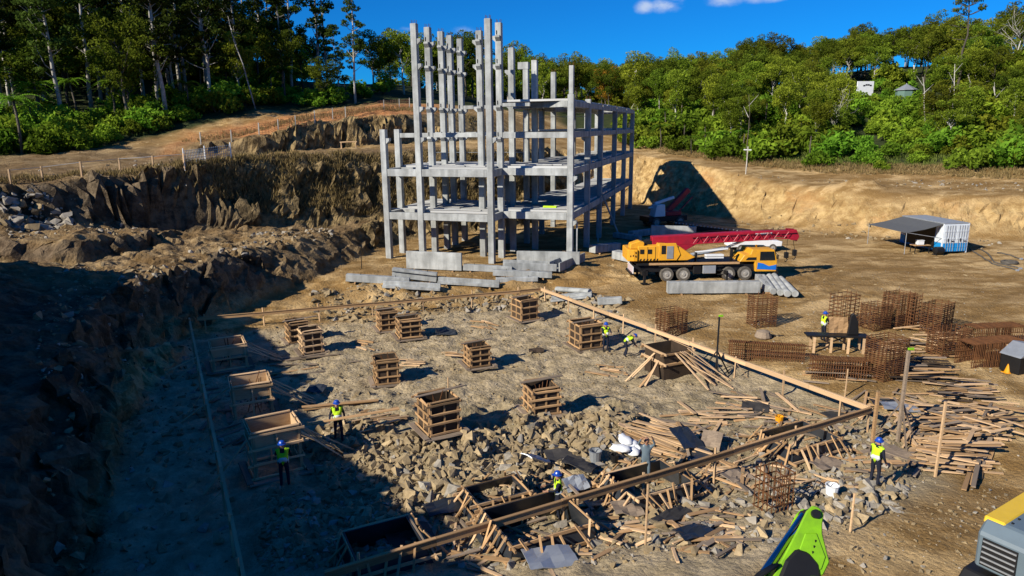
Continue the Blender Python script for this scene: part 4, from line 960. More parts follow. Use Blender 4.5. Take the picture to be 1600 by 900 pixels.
# ------------------------------------------------------------------ reinforcing cages
BAR = MB().tube([(0, 0, 0), (0, 0, 1)], .5, 4).mesh('bar'); BAR.materials.append(M_('rust'))
def ring_mesh():
    mb = MB(); t = .006
    for (x0, y0, x1, y1) in ((-.5, -.5, .5, -.5), (.5, -.5, .5, .5), (.5, .5, -.5, .5), (-.5, .5, -.5, -.5)): mb.bar((x0, y0, 0), (x1, y1, 0), .03, .022)
    me_ = mb.mesh('stirrup'); me_.materials.append(M_('rust')); return me_
RING = ring_mesh()
def cage(px, py, w, d, h, label, nx=5, ny=4, rings=14, rz=None, bar=.046, lying=False):
    q = G(px, py); r = random.Random(px * 3 + py); o = thing('rebar_cage', label, 'rebar cage', (q.x, q.y, q.z + (d / 2 if lying else 0)), rz if rz is not None else rad(r.uniform(10, 35)), 'rust brown reinforcing cages in the yard')
    T = Matrix.Rotation(rad(90), 4, 'Y') @ Matrix.Translation((0, 0, -h / 2)) if lying else Matrix.Identity(4)
    for i in range(nx):
        for j in range(ny):
            if 0 < i < nx - 1 and 0 < j < ny - 1: continue
            x, y = -w / 2 + w * i / (nx - 1), -d / 2 + d * j / (ny - 1); b_ = put('bar', BAR, None, o)
            b_.matrix_basis = T @ Matrix.Translation((x, y, -.03)) @ Matrix.Rotation(r.uniform(-.02, .02), 4, 'X') @ Matrix.Diagonal((bar, bar, h * r.uniform(.93, 1.04), 1))
    for k in range(rings):
        s_ = put('stirrup', RING, None, o); s_.matrix_basis = T @ Matrix.Translation((r.uniform(-.01, .01), r.uniform(-.01, .01), .06 + (h * .93 - .06) * k / (rings - 1))) @ Matrix.Rotation(r.uniform(-.03, .03), 4, 'X') @ Matrix.Diagonal((w + .05, d + .05, 1.6, 1))
    return o
cage(1048, 524, 1.45, 1.2, 1.75, 'lone rust brown cage just right of the pale batter board')
cage(1189, 508, 1.35, 1.1, 2.0, 'rust brown cage standing in front of the grey beam')
cage(1316, 508, 1.4, 1.0, 2.1, 'rust brown cage beside the worker at the saw bench', rings=9)
cage(1366, 512, 1.3, 1.1, 1.6, 'leftmost of the standing cages crowded in the yard', nx=6)
cage(1400, 505, 1.4, 1.1, 2.1, 'tall cage at the back of the crowded cages', nx=6, rings=18)
cage(1424, 512, .55, .5, 2.2, 'narrow dark cage at the back of the crowded cages', nx=4, rings=10, bar=.05)
cage(1461, 520, 1.45, 1.1, 2.0, 'wide cage right of the narrow dark one', rings=16)
cage(1480, 552, 1.9, 1.0, 1.5, 'low wide cage in front of the crowded cages', nx=7, rings=12)
cage(1381, 588, 1.5, 1.2, 2.2, 'nearest tall cage standing over the timber piles', nx=6, rings=20)
cage(1545, 568, 1.6, 1.0, 3.4, 'long cage lying on the ground at the right', lying=True, rings=30, nx=6, rz=rad(12))
cage(1552, 540, 1.5, .9, 3.2, 'cage lying behind the long one at the right', lying=True, rings=26, nx=6, rz=rad(6))
cage(1200, 562, 1.5, .35, 4.2, 'flat mat of reinforcement left lying along the batter board', lying=True, rings=34, nx=7, rz=rad(-14))
cage(1310, 590, 1.4, .6, 2.8, 'heap of flat reinforcement mats beside the right batter board', lying=True, rings=22, nx=7, rz=rad(-10))
cage(1207, 795, .85, .8, 1.5, 'rusty starter cage with timber posts in the right foreground', nx=6, ny=5, rings=5, bar=.045)
# ------------------------------------------------------------------ precast members lying about
def precast(p0, p1, w, h, label, shape='box', dz=.12, name='precast_beam', grp='precast members on the ground', hang=False):
    p0, p1 = Vector(p0), Vector(p1); d = p1 - p0; Ln = math.hypot(d.x, d.y); rz = math.atan2(d.y, d.x); mid = (p0 + p1) / 2; pitch = math.atan2(d.z, Ln)
    o = thing(name, label, 'beam', (mid.x, mid.y, mid.z), rz, grp); o.rotation_euler = (0, -pitch, rz); mb = MB(); hl = Ln / 2
    if shape == 'box': mb.span(-hl, hl, -w / 2, w / 2, dz, dz + h)
    elif shape == 'ell': mb.prism([(-w / 2, dz), (w / 2, dz), (w / 2, dz + h), (0, dz + h), (0, dz + h * .45), (-w / 2, dz + h * .45)], 'x', -hl, hl)
    elif shape == 'tee': mb.prism([(-w * .18, dz), (w * .18, dz), (w * .18, dz + h * .6), (w / 2, dz + h * .72), (w / 2, dz + h), (-w / 2, dz + h), (-w / 2, dz + h * .72), (-w * .18, dz + h * .6)], 'x', -hl, hl)
    elif shape == 'trough': mb.prism([(-w / 2, dz), (w / 2, dz), (w / 2, dz + h), (w / 2 - .12, dz + h), (w / 2 - .16, dz + .14), (-w / 2 + .16, dz + .14), (-w / 2 + .12, dz + h), (-w / 2, dz + h)], 'x', -hl, hl)
    elif shape == 'round': mb.prism([(w / 2 * math.cos(t), dz + h / 2 + h / 2 * math.sin(t)) for t in np.linspace(0, 2 * math.pi, 13)[:-1]], 'x', -hl, hl)
    mb.build('body', 'concrete', o, bevel=.02)
    for f in (-.7, .7): stick('bearer', (f * hl, -w / 2 - .2, dz / 2 - .01), (f * hl, w / 2 + .2, dz / 2 - .01), .12, dz, 'wood', o)
    if shape in ('box', 'tee') and Ln > 2.5:
        for f in (-.55, .55): MB().tube([(f * hl, -.06, dz + h - .02), (f * hl, -.05, dz + h + .12), (f * hl, .05, dz + h + .12), (f * hl, .06, dz + h - .02)], .014, 4).build('lifting_loop', 'steel_dark', o)
    return o
def gp_(px, py): return G(px, py)
for (a, b_, w, h, sh, lb) in (
    ((541, 441), (640, 447), .55, .55, 'box', 'leftmost long beam on the stack edge left of the frame'),
    ((598, 451), (688, 456), .6, .5, 'ell', 'frontmost pale beam below the upright panel'),
    ((612, 435), (682, 443), .6, .75, 'tee', 'ribbed beam directly in front of the upright panel'),
    ((636, 421), (722, 425), .28, 1.45, 'box', 'large upright panel standing in front of the frame'),
    ((684, 445), (780, 451), .5, .5, 'ell', 'long low beam right of the frontmost pale beam'),
    ((724, 424), (800, 428), .5, .5, 'box', 'beam lying behind the long low beam'),
    ((770, 432), (862, 436), .6, .45, 'box', 'beam with a square end in front of the trough panel'),
    ((808, 413), (906, 415), .35, 1.05, 'box', 'wide panel lying under the front right column'),
    ((786, 421), (868, 424), 1.3, .6, 'trough', 'trough unit in front of the wide panel'),
    ((866, 426), (906, 409), 1.1, .75, 'trough', 'tilted open trough unit at the right end of the stacks'),
    ((775, 443), (840, 441), .55, .35, 'box', 'short low beam beside the back corner of the batter boards'),
    ((862, 472), (926, 465), 1.2, .28, 'ell', 'grey shell unit lying on the rubble behind the batter board'),
    ((870, 458), (922, 462), .55, .4, 'round', 'rounded grey unit on the rubble slope'),
    ((934, 478), (972, 476), .5, .45, 'box', 'short square grey column end on the rubble slope'),
    ((1042, 460), (1186, 459), .6, .85, 'box', 'long grey beam lying parallel in front of the truck crane')):
    precast(gp_(*a), gp_(*b_), w, h, lb, sh)
for i, (a, b_) in enumerate((((1184, 440), (1200, 459)), ((1192, 440), (1208, 463)), ((1201, 439), (1219, 465)), ((1209, 438), (1230, 467)), ((1219, 443), (1242, 467)))):
    precast(gp_(*a), gp_(*b_), .5, .5, '%s from left of the five short round piles beside the long grey beam' % ORD[i], 'round' if i > 0 else 'box', name='concrete_pile')
for i, (a, b_, w, h) in enumerate((((925, 397), (965, 392), .8, .7), ((960, 405), (992, 412), .9, .7), ((985, 372), (1030, 366), .8, .6), ((960, 372), (1000, 378), .7, .5), ((1000, 392), (1032, 384), .6, .5))):
    precast(gp_(*a), gp_(*b_), w, h, '%s of the grey members lying in the shade right of the frame' % ORD[i], 'box')
precast(gp_(1016, 376), gp_(1086, 378), .5, 1.5, 'pale grey panel with sloped end standing behind the truck crane', 'box')

# ------------------------------------------------------------------ wheels for vehicles
def wheel(parent, x, y, r, w, name='wheel'):
    o = MB().lathe([(r * .62, -w / 2), (r * .93, -w / 2), (r, -w * .36), (r, w * .36), (r * .93, w / 2), (r * .62, w / 2)], (0, 0, 0), 20, 'y').build(name, 'rubber', parent, smooth=False); o.location = (x, y, r)
    MB().lathe([(r * .60, -w * .40), (r * .60, -w * .53), (r * .54, -w * .53), (r * .48, -w * .505), (r * .26, -w * .505), (r * .24, -w * .60), (r * .16, -w * .62)], (0, 0, 0), 16, 'y').build('rim', 'rim_grey', o)
    MB().lathe([(r * .60, w * .40), (r * .60, w * .53), (r * .54, w * .53), (r * .48, w * .505), (r * .26, w * .505), (r * .24, w * .60), (r * .16, w * .62)], (0, 0, 0), 16, 'y').build('rim', 'rim_grey', o)
    return o

# ------------------------------------------------------------------ truck crane (front towards +x)
q = G(1063, 440); CR = thing('truck_crane', 'yellow truck crane with folded red boom parked beside the grey beam', 'crane', (q.x - 3.1, q.y + 1.2, q.z), rad(1.5)); CR.scale = (.94, .94, .94)
def part(parent, name, mt, fn, bevel=.03, smooth=False):
    mb = MB(); fn(mb); return mb.build(name, mt, parent, smooth=smooth, bevel=bevel)
part(CR, 'chassis', 'black', lambda m: m.span(-.6, 10.6, -.95, .95, .75, 1.35))
part(CR, 'deck', 'steel_dark', lambda m: m.span(-.4, 8.2, -1.25, 1.25, 1.36, 1.55))
part(CR, 'deck_edge', 'wood', lambda m: m.span(.6, 8.2, -1.31, -1.255, 1.42, 1.6), 0)
for x in (2.15, 3.55, 7.35, 8.75):
    for y in (-1.05, 1.05): wheel(CR, x, y, .58, .42)
part(CR, 'mudguard', 'black', lambda m: m.span(1.45, 4.2, -1.27, -.75, 1.22, 1.35), .02)
part(CR, 'toolbox', 'galv', lambda m: m.span(5.15, 6.25, -1.27, -.7, .62, 1.3), .03)
part(CR, 'fuel_tank', 'black', lambda m: m.span(4.35, 5.05, -1.25, -.7, .6, 1.25), .06)
part(CR, 'step', 'steel_dark', lambda m: [m.span(6.4, 6.85, -1.28, -.9, z, z + .06) for z in (.5, .85, 1.2)], 0)
# rear outriggers and sign plate
for y in (-1.5, 1.5):
    part(CR, 'outrigger', 'black', lambda m: [m.span(-.15, .35, y - .6, y + .45, .7, 1.1), m.span(0, .2, y - .6, y - .4, .04, 1.2), m.span(-.2, .4, y - .75, y - .25, -.02, .06)], .02)
    part(CR, 'outrigger', 'black', lambda m: [m.span(6.9, 7.05, y - .5, y + .4, .6, .9), m.span(6.9, 7.05, y - .5, y - .38, .04, 1.0)], .02)
part(CR, 'rear_plate', 'paint_white', lambda m: m.span(-.75, -.68, -1.3, .9, .72, 1.3), .01)
part(CR, 'plate_stripe', 'crane_red', lambda m: [m.span(-.765, -.752, y, y + .12, .74, 1.28) for y in (-1.1, -.6, -.1, .4)], 0)
part(CR, 'rear_bumper', 'steel_dark', lambda m: m.span(-.9, -.6, -1.1, 1.1, .55, .75))
# upper house
hs_ = part(CR, 'turntable', 'black', lambda m: m.lathe([(.9, 1.5), (.9, 1.8)], (2.2, 0, 0), 20), 0)
part(CR, 'house', 'crane_yellow', lambda m: m.prism([(-.35, 1.75), (3.8, 1.75), (4.5, 2.0), (3.2, 2.9), (2.0, 3.15), (1.35, 3.2), (1.35, 3.05), (-.35, 3.0)], 'y', -1.2, -.45), .05)
part(CR, 'house', 'crane_yellow', lambda m: m.prism([(-.35, 1.75), (3.8, 1.75), (4.5, 2.0), (3.2, 2.9), (2.0, 3.15), (-.35, 3.0)], 'y', .45, 1.2), .05)
cw = part(CR, 'counterweight', 'crane_yellow', lambda m: m.prism([(-1.2, -1.2), (-.7, -1.35), (-.36, -1.35), (-.36, 1.35), (-.7, 1.35), (-1.2, 1.2)], 'z', 1.75, 2.75), .06)
part(cw, 'lashing_eye', 'black', lambda m: [m.box((x, -1.34 + (x + .7) * -.28 if x < -.7 else -1.36, z), (.08, .06, .14)) for x, z in ((-.95, 2.2), (-.75, 2.25), (-.55, 2.2), (-.55, 2.5))], 0)
part(CR, 'winch_cover', 'crane_yellow', lambda m: m.prism([(-1.0, 2.76), (.2, 2.76), (.2, 3.3), (-.2, 3.45), (-.95, 3.2)], 'y', -1.1, -.2), .05)
part(CR, 'winch', 'steel_dark', lambda m: m.lathe([(.42, -.4), (.42, .4)], (.75, 0, 2.95), 16, 'y'), 0)
oc = part(CR, 'operator_cab', 'crane_yellow', lambda m: m.prism([(1.4, 1.8), (2.9, 1.8), (3.2, 2.3), (2.8, 3.25), (1.4, 3.25)], 'y', -1.28, -1.21), .02)
part(oc, 'window', 'glass_dark', lambda m: m.prism([(1.6, 2.35), (1.95, 2.35), (1.95, 3.05), (1.6, 3.05)], 'y', -1.31, -1.285), 0)
part(oc, 'door', 'galv', lambda m: m.span(2.05, 2.6, -1.32, -1.285, 1.95, 3.0), .01)
for x in (-.15, .5): part(CR, 'porthole', 'glass_dark', lambda m: m.box((x + .15, -1.215, 2.55), (.34, .04, .38)), .01)
# boom: telescopic box sections with lattice jib stowed at its side
BM = [(1.2, 3.15), (13.2, 3.72)]
bo = part(CR, 'boom', 'crane_red', lambda m: [m.bar((1.0, -.05, 3.25), (9.6, -.05, 3.6), .78, .82), m.bar((9.5, -.05, 3.62), (11.4, -.05, 3.7), .66, .68), m.bar((11.3, -.05, 3.70), (12.6, -.05, 3.75), .54, .56)], .04)
part(CR, 'boom_pivot', 'crane_red', lambda m: m.prism([(.6, 2.2), (3.4, 2.2), (4.8, 3.0), (1.2, 3.5)], 'y', -.42, .42), .03)
bh = part(CR, 'boom_head', 'crane_red', lambda m: [m.prism([(12.5, 3.3), (13.3, 3.1), (13.5, 3.5), (13.2, 4.1), (12.5, 4.15)], 'y', y - .03, y + .03) for y in (-.32, .24)], .01)
part(bh, 'sheave', 'black', lambda m: m.lathe([(.24, -.2), (.24, .2)], (13.15, -.05, 3.4), 14, 'y'), 0)
ji = part(CR, 'stowed_jib', 'crane_red', lambda m: [m.tube([(4.2, -.62, 3.05 + dz), (12.9, -.62, 3.42 + dz)], .045, 5) for dz in (0, .62)] + [m.tube([(4.4 + k * .85, -.62, 3.06 + k * .036), (4.4 + k * .85 + (.42 if k % 2 else .42), -.62, 3.68 + k * .036)], .03, 4) for k in range(10)] + [m.tube([(4.82 + k * .85, -.62, 3.68 + k * .036), (5.25 + k * .85, -.62, 3.10 + k * .036)], .03, 4) for k in range(9)], 0)
part(CR, 'boom_lettering', 'paint_white', lambda m: [m.box((9.75 + k * .16, -.452, 3.78 + k * .006), (.12, .012, .13)) for k in range(9)], 0)
part(CR, 'lift_cylinder', 'galv', lambda m: [m.tube([(4.3, -.1, 2.0), (7.2, -.1, 2.55)], .17, 10), m.tube([(7.2, -.1, 2.55), (8.9, -.1, 3.2)], .11, 10)], 0)
part(CR, 'cross_bar', 'paint_white', lambda m: [m.bar((4.6, -.6, 2.35), (7.4, -.6, 2.6), .1, .12), m.box((6.2, -.75, 2.0), (1.5, .5, .35))], .02)
for x, y, z in ((12.55, -.2, 1.9), (13.35, .05, 2.05)):
    hk = part(CR, 'hook_block', 'black', lambda m: [m.box((x, y, z), (.3, .3, .5)), m.tube([(x, y, z - .25), (x + .14, y, z - .4), (x, y, z - .58), (x - .13, y, z - .5)], .045, 6)], .02)
    part(hk, 'rope', 'steel_dark', lambda m: m.tube([(x, y, z + .25), (min(x, 13.1), y, 3.4)], .02, 4), 0)
# handrails, hoses and seams
part(CR, 'handrail', 'steel_dark', lambda m: [m.tube([(4.6, -1.22, 1.55), (4.6, -1.22, 2.05), (8.0, -1.22, 2.05), (8.0, -1.22, 1.55)], .022, 5)], 0)
for k in range(3): part(CR, 'hydraulic_hose', 'black', lambda m: m.tube([(3.6, -.5 + .12 * k, 2.1), (4.6, -.55 + .12 * k, 1.75), (5.6, -.5 + .12 * k, 1.85), (6.6, -.45 + .12 * k, 1.66)], .03, 6), 0)
part(CR, 'hoist_rope', 'steel_dark', lambda m: m.tube([(.8, -.05, 3.4), (6, -.05, 4.05), (13.0, -.05, 4.1)], .018, 4), 0)
for x in (.45, 1.1, 3.0): part(CR, 'panel_seam', 'black', lambda m: m.span(x, x + .03, -1.215, -1.202, 1.8, 2.95), 0)
part(CR, 'warning_stripe', 'black', lambda m: [m.prism([(-.2 + k * .28, 1.78), (-.08 + k * .28, 1.78), (.0 + k * .28, 1.95), (-.12 + k * .28, 1.95)], 'y', -1.215, -1.203) for k in range(9)], 0)
part(CR, 'bracket', 'black', lambda m: [m.span(4.6, 4.72, -.9, -.5, 1.56, 2.35), m.span(7.6, 7.72, -.9, -.5, 1.56, 2.6)], 0)
# carrier cab
cb = part(CR, 'cab', 'crane_yellow', lambda m: m.prism([(8.2, 1.58), (8.6, 2.15), (9.1, 2.2), (9.25, 2.6), (11.1, 2.56), (11.38, 1.6), (11.35, .72), (9.6, .72), (9.5, 1.58)], 'y', -1.25, 1.25), .03)
part(cb, 'windscreen', 'glass_dark', lambda m: m.prism([(11.18, 2.46), (11.36, 1.66), (11.42, 1.66), (11.24, 2.48)], 'y', -1.1, 1.1), 0)
part(cb, 'side_window', 'glass_dark', lambda m: m.prism([(9.9, 1.68), (11.2, 1.68), (11.05, 2.42), (9.9, 2.42)], 'y', -1.275, -1.255), 0)
part(cb, 'air_intake', 'glass_dark', lambda m: m.prism([(8.7, 1.72), (9.6, 1.72), (9.6, 1.95), (8.9, 1.95)], 'y', -1.272, -1.255), 0)
part(cb, 'blue_decal', 'paint_blue', lambda m: m.prism([(9.7, .95), (11.3, .85), (11.32, 1.3), (10.7, 1.18), (10.2, 1.42), (9.75, 1.5)], 'y', -1.268, -1.256), 0)
part(cb, 'bumper', 'black', lambda m: m.span(11.2, 11.55, -1.24, 1.24, .45, .75), .03)
for y in (-1.0, 1.0): part(cb, 'headlight', 'paint_white', lambda m: m.box((11.42, y, .95), (.08, .3, .18)), .01)
part(cb, 'mirror', 'black', lambda m: [m.box((11.3, -1.5, 2.0), (.06, .22, .36)), m.bar((11.2, -1.25, 2.3), (11.3, -1.5, 2.15), .03, .03)], 0)
part(CR, 'beacon', 'orange_plastic', lambda m: m.lathe([(.09, 2.62), (.09, 2.75), (.05, 2.8)], (10, 0, 0), 8), 0)

# ------------------------------------------------------------------ second crane in the shade
q = G(1036, 352); C2 = thing('mobile_crane', 'small mobile crane with raised red boom parked in the frame\'s shadow', 'crane', q, rad(20))
part(C2, 'chassis', 'black', lambda m: m.span(-2.6, 2.6, -1.1, 1.1, .6, 1.2))
for x in (-1.6, 1.6):
    for y in (-1.0, 1.0): wheel(C2, x, y, .55, .4)
part(C2, 'cab', 'paint_white', lambda m: m.prism([(-1.9, 1.2), (-.4, 1.2), (-.5, 2.6), (-1.6, 2.6)], 'y', -1.1, .1), .05)
part(C2, 'cross_arm', 'paint_white', lambda m: [m.bar((-1.4, -.2, 2.65), (1.2, -.2, 3.3), .35, .3), m.bar((-2.2, -.2, 2.2), (-.4, -.2, 2.3), .3, .2)], .03)
part(C2, 'boom', 'crane_red', lambda m: [m.bar((.4, .2, 1.4), (3.4, .2, 4.1), .55, .6), m.bar((1.4, -.5, 1.3), (3.6, -.5, 3.3), .12, .14)], .03)
part(C2, 'engine_cover', 'crane_red', lambda m: m.span(-.2, 1.9, -.9, .9, 1.21, 1.7), .05)
q = G(1112, 362); RA = thing('steel_ramp', 'long dark serrated steel ramp lying in the frame\'s shadow', 'ramp', q, rad(-28))
part(RA, 'deck', 'steel_dark', lambda m: m.prism([(-4, .1), (4, .1), (4, .35), (-4, .9)], 'y', -1.2, 1.2))
for k in range(20): part(RA, 'tread', 'galv', lambda m: m.box((-3.8 + k * .4, -1.2, .95 - k * .028), (.12, .2, .12)), 0)

# ------------------------------------------------------------------ white pickup behind the crane
q = G(1214, 400); PK = thing('pickup', 'white pickup mostly hidden behind the front of the truck crane', 'pickup', (q.x - 1.2, q.y + 3.2, hz(q.x, q.y + 3)), rad(4))
part(PK, 'body', 'paint_white', lambda m: m.prism([(-2.5, .5), (2.5, .5), (2.55, .95), (1.4, 1.1), (.7, 1.75), (-.9, 1.78), (-1.0, 1.1), (-2.5, 1.1)], 'y', -.9, .9), .05)
part(PK, 'side_window', 'glass_dark', lambda m: m.prism([(-.8, 1.15), (1.2, 1.15), (.65, 1.66), (-.8, 1.68)], 'y', -.925, -.905), 0)
part(PK, 'windscreen', 'glass_dark', lambda m: m.prism([(1.42, 1.1), (1.48, 1.12), (.78, 1.74), (.72, 1.72)], 'y', -.75, .75), 0)
for x in (-1.5, 1.6):
    for y in (-.8, .8): wheel(PK, x, y, .38, .26)
part(PK, 'grille', 'black', lambda m: m.span(2.5, 2.57, -.7, .7, .55, .85), .01)
for y in (-.7, .7): part(PK, 'headlight', 'galv', lambda m: m.box((2.5, y, .9), (.1, .28, .14)), .01)

# ------------------------------------------------------------------ site container with awning
q = P(1470, 397, 1.05); CT = thing('site_container', 'blue and white shipping container with grey awning at the back right', 'container', (q.x, q.y, hz(q.x + 1, q.y + 3) + .02), rad(6))
cw_, cl_, ch_ = 2.5, 6.0, 2.75; sp = ch_ * .34
def corr(m, x, y0, y1, z0, z1, n, axis):
    for k in range(n):
        a, b_ = y0 + (y1 - y0) * k / n, y0 + (y1 - y0) * (k + .55) / n
        (m.span(x - .025, x + .025, a, b_, z0, z1) if axis == 'x' else m.span(a, b_, x - .025, x + .025, z0, z1))
part(CT, 'lower_wall', 'container_blue', lambda m: m.span(0, cw_, 0, cl_, .12, sp), .02)
part(CT, 'upper_wall', 'container_white', lambda m: m.span(0, cw_, 0, cl_, sp + .003, ch_), .02)
part(CT, 'roof', 'galv', lambda m: [m.span(-.03, cw_ + .03, -.03, cl_ + .03, ch_ + .004, ch_ + .06)] + [m.span(.05, cw_ - .05, .2 + k * .5, .42 + k * .5, ch_ + .055, ch_ + .085) for k in range(11)], 0)
for x0 in (.06, cw_ / 2 + .03):
    dr = part(CT, 'door', 'container_white', lambda m: m.span(x0, x0 + cw_ / 2 - .09, -.055, -.005, sp + .01, ch_ - .1), .01)
    part(dr, 'lower_panel', 'container_blue', lambda m: m.span(x0, x0 + cw_ / 2 - .09, -.057, -.006, .18, sp), .01)
    for f in (.2, .42, .62, .84): part(dr, 'locking_bar', 'galv', lambda m: m.tube([(x0 + f * 1.16, -.09, .2), (x0 + f * 1.16, -.09, ch_ - .14)], .025, 6), 0)
    for z in (.55, 1.3, 2.0): part(dr, 'rib', 'container_white' if z > sp else 'container_blue', lambda m: m.span(x0 + .04, x0 + 1.12, -.085, -.058, z, z + .16), 0)
    part(dr, 'handle', 'black', lambda m: [m.box((x0 + .4, -.12, 1.25), (.05, .05, .3)), m.box((x0 + .85, -.12, 1.15), (.3, .05, .05))], 0)
for x in (.02, cw_ - .02): part(CT, 'corner_post', 'container_white', lambda m: m.span(x - .05, x + .05, -.03, .1, .02, ch_ + .02), .01)
part(CT, 'corrugation', 'container_white', lambda m: corr(m, -.02, .3, cl_ - .2, sp + .05, ch_ - .1, 16, 'x'), 0)
part(CT, 'side_opening', 'black', lambda m: m.span(-.06, -.045, 1.0, 5.2, .3, 2.4), 0)
part(CT, 'skid', 'black', lambda m: [m.span(x, x + .2, .05, cl_ - .05, -.05, .14) for x in (.1, cw_ - .3)], 0)
aw = part(CT, 'awning', 'awning_grey', lambda m: m.add([(-.02, .1, ch_ - .02), (-.02, 5.9, ch_ - .02), (-3.6, 5.9, ch_ - .72), (-1.8, 5.9, ch_ - .45), (-1.8, .1, ch_ - .45), (-3.6, .1, ch_ - .72), (-.02, .1, ch_ - .06), (-.02, 5.9, ch_ - .06), (-3.6, 5.9, ch_ - .76), (-1.8, 5.9, ch_ - .49), (-1.8, .1, ch_ - .49), (-3.6, .1, ch_ - .76)],
     [(0, 4, 3, 1), (4, 5, 2, 3), (7, 9, 10, 6), (9, 8, 11, 10), (0, 6, 10, 4), (4, 10, 11, 5), (5, 11, 8, 2), (2, 8, 9, 3), (3, 9, 7, 1), (1, 7, 6, 0)]), 0)
for y in (.15, 5.85): part(aw, 'stay', 'galv', lambda m: [m.tube([(-.05, y, 1.4), (-3.5, y, ch_ - .74)], .03, 6), m.tube([(-3.55, y, 0), (-3.55, y, ch_ - .74)], .03, 6)], 0)
def at(o, x, y, z=0): v = o.matrix_basis @ Vector((x, y, 0)); return Vector((v.x, v.y, hz(v.x, v.y) + z))
tb_ = thing('work_table', 'small work table under the container awning', 'table', at(CT, -1.5, .9), rad(6))
part(tb_, 'table_top', 'wood', lambda m: m.span(-.8, .8, -.4, .4, .72, .78), .01)
for x in (-.7, .7):
    for y in (-.33, .33): part(tb_, 'leg', 'steel_dark', lambda m: m.span(x - .03, x + .03, y - .03, y + .03, -.05, .72), 0)
tag(part(None, 'white_box', 'plastic_white', lambda m: [m.span(-.3, .3, -.2, .2, 0, .38), m.span(-.33, .33, -.23, .23, .38, .44)], .02), 'white box with lid on the table under the container awning', 'box').location = at(CT, -1.6, .85, .79)
gn = thing('generator', 'dark generator on the ground beside the container corner', 'generator', at(CT, -.35, -.1), rad(6))
part(gn, 'tank', 'black', lambda m: m.lathe([(.1, -.4), (.36, -.34), (.36, .34), (.1, .4)], (0, 0, .42), 14, 'x'), .0); part(gn, 'frame', 'steel_dark', lambda m: [m.span(-.4, -.34, -.3, .3, 0, .1), m.span(.34, .4, -.3, .3, 0, .1)], 0)

# ------------------------------------------------------------------ hoses and tyre on the ground at the right
for i, (pts, lb) in enumerate((([(1518, 392), (1535, 402), (1548, 412), (1570, 418), (1600, 428)], 'black hose snaking right from the container'), ([(1530, 390), (1545, 398), (1552, 410), (1580, 417), (1602, 424)], 'second black hose crossing the first right of the container'), ([(1558, 396), (1580, 400), (1602, 408)], 'short dark hose at the right edge behind the tyre'))):
    P_ = [G(*p) + Vector((0, 0, .06)) for p in pts]; fine_ = []
    for k in range(len(P_) - 1):
        for f in (0, .33, .66): c = P_[k].lerp(P_[k + 1], f); fine_.append(Vector((c.x, c.y + .12 * math.sin(k * 2 + f * 5), hz(c.x, c.y) + .06)))
    o = thing('hose', lb, 'hose', fine_[0]); MB().tube([p - fine_[0] for p in fine_], .07, 6).build('tube', 'rubber', o, smooth=True)
    MB().lathe([(.1, -.1), (.1, .1)], tuple(fine_[-1] - fine_[0]), 8, 'x').build('coupling', 'galv', o)
q = G(1577, 412); ty = thing('old_tyre', 'worn tyre lying flat on the ground at the right edge', 'tyre', q)
part(ty, 'tread', 'rubber', lambda m: m.lathe([(.42, .02), (.58, .0), (.66, .06), (.66, .2), (.58, .26), (.42, .24), (.40, .13), (.42, .02)], (0, 0, 0), 20), 0)

# ------------------------------------------------------------------ hut and panel on the hill
recs = []
for px_, py_, sc_ in ((1338, 160, 1.0), (1352, 164, 1.1), (1366, 162, .9), (1378, 160, 1.1), (1392, 166, 1.0), (1404, 163, .8), (1418, 166, .9), (1432, 162, 1.1), (1384, 178, 1.3), (1402, 184, 1.2), (1420, 180, 1.4), (1362, 182, 1.3), (1344, 178, 1.3), (1396, 200, 1.5), (1412, 206, 1.3), (1376, 204, 1.5), (1430, 200, 1.4), (1390, 222, 1.4), (1408, 228, 1.2)):
    q = G(px_, py_); recs.append(('shrub', plant('shrub', q.x, q.y, sc_, '', 'undergrowth on the right hillside'), 1))
rows_of(recs, ((9, 'in the clearing below the green hut'),), None)
q = G(1414, 156); HT = thing('round_hut', 'pale green many-sided hut with grey pyramid roof on the right hill', 'hut', (q.x, q.y, q.z - .7), rad(10)); HT.scale = (.82, .82, .82)
part(HT, 'wall', 'green_wall', lambda m: m.lathe([(2.1, -1), (2.1, 3.0)], (0, 0, 0), 8), 0)
rf = part(HT, 'roof', 'galv', lambda m: m.lathe([(2.45, 2.95), (2.45, 3.05), (.15, 4.3), (.05, 4.5)], (0, 0, 0), 8), 0)
part(HT, 'door', 'black', lambda m: m.span(-.4, .4, -2.05, -1.98, -.4, 1.6), 0)
q = G(1350, 155); HP = thing('hillside_sign', 'small white sign board with dark marks on the hill left of the green hut', 'sign', (q.x, q.y, q.z), rad(8))
part(HP, 'board', 'plastic_white', lambda m: m.span(-1.7, 1.7, -.1, .1, .6, 3.3), .02)
part(HP, 'dark_band', 'navy', lambda m: [m.box((-.3 + k * .45, -.105, 2.5 + .15 * math.sin(k)), (.4, .02, .28)) for k in range(4)], 0)
for x in (-1.4, 1.4): part(HP, 'post', 'galv', lambda m: m.span(x - .08, x + .08, .1, .24, -1, 3.1), 0)
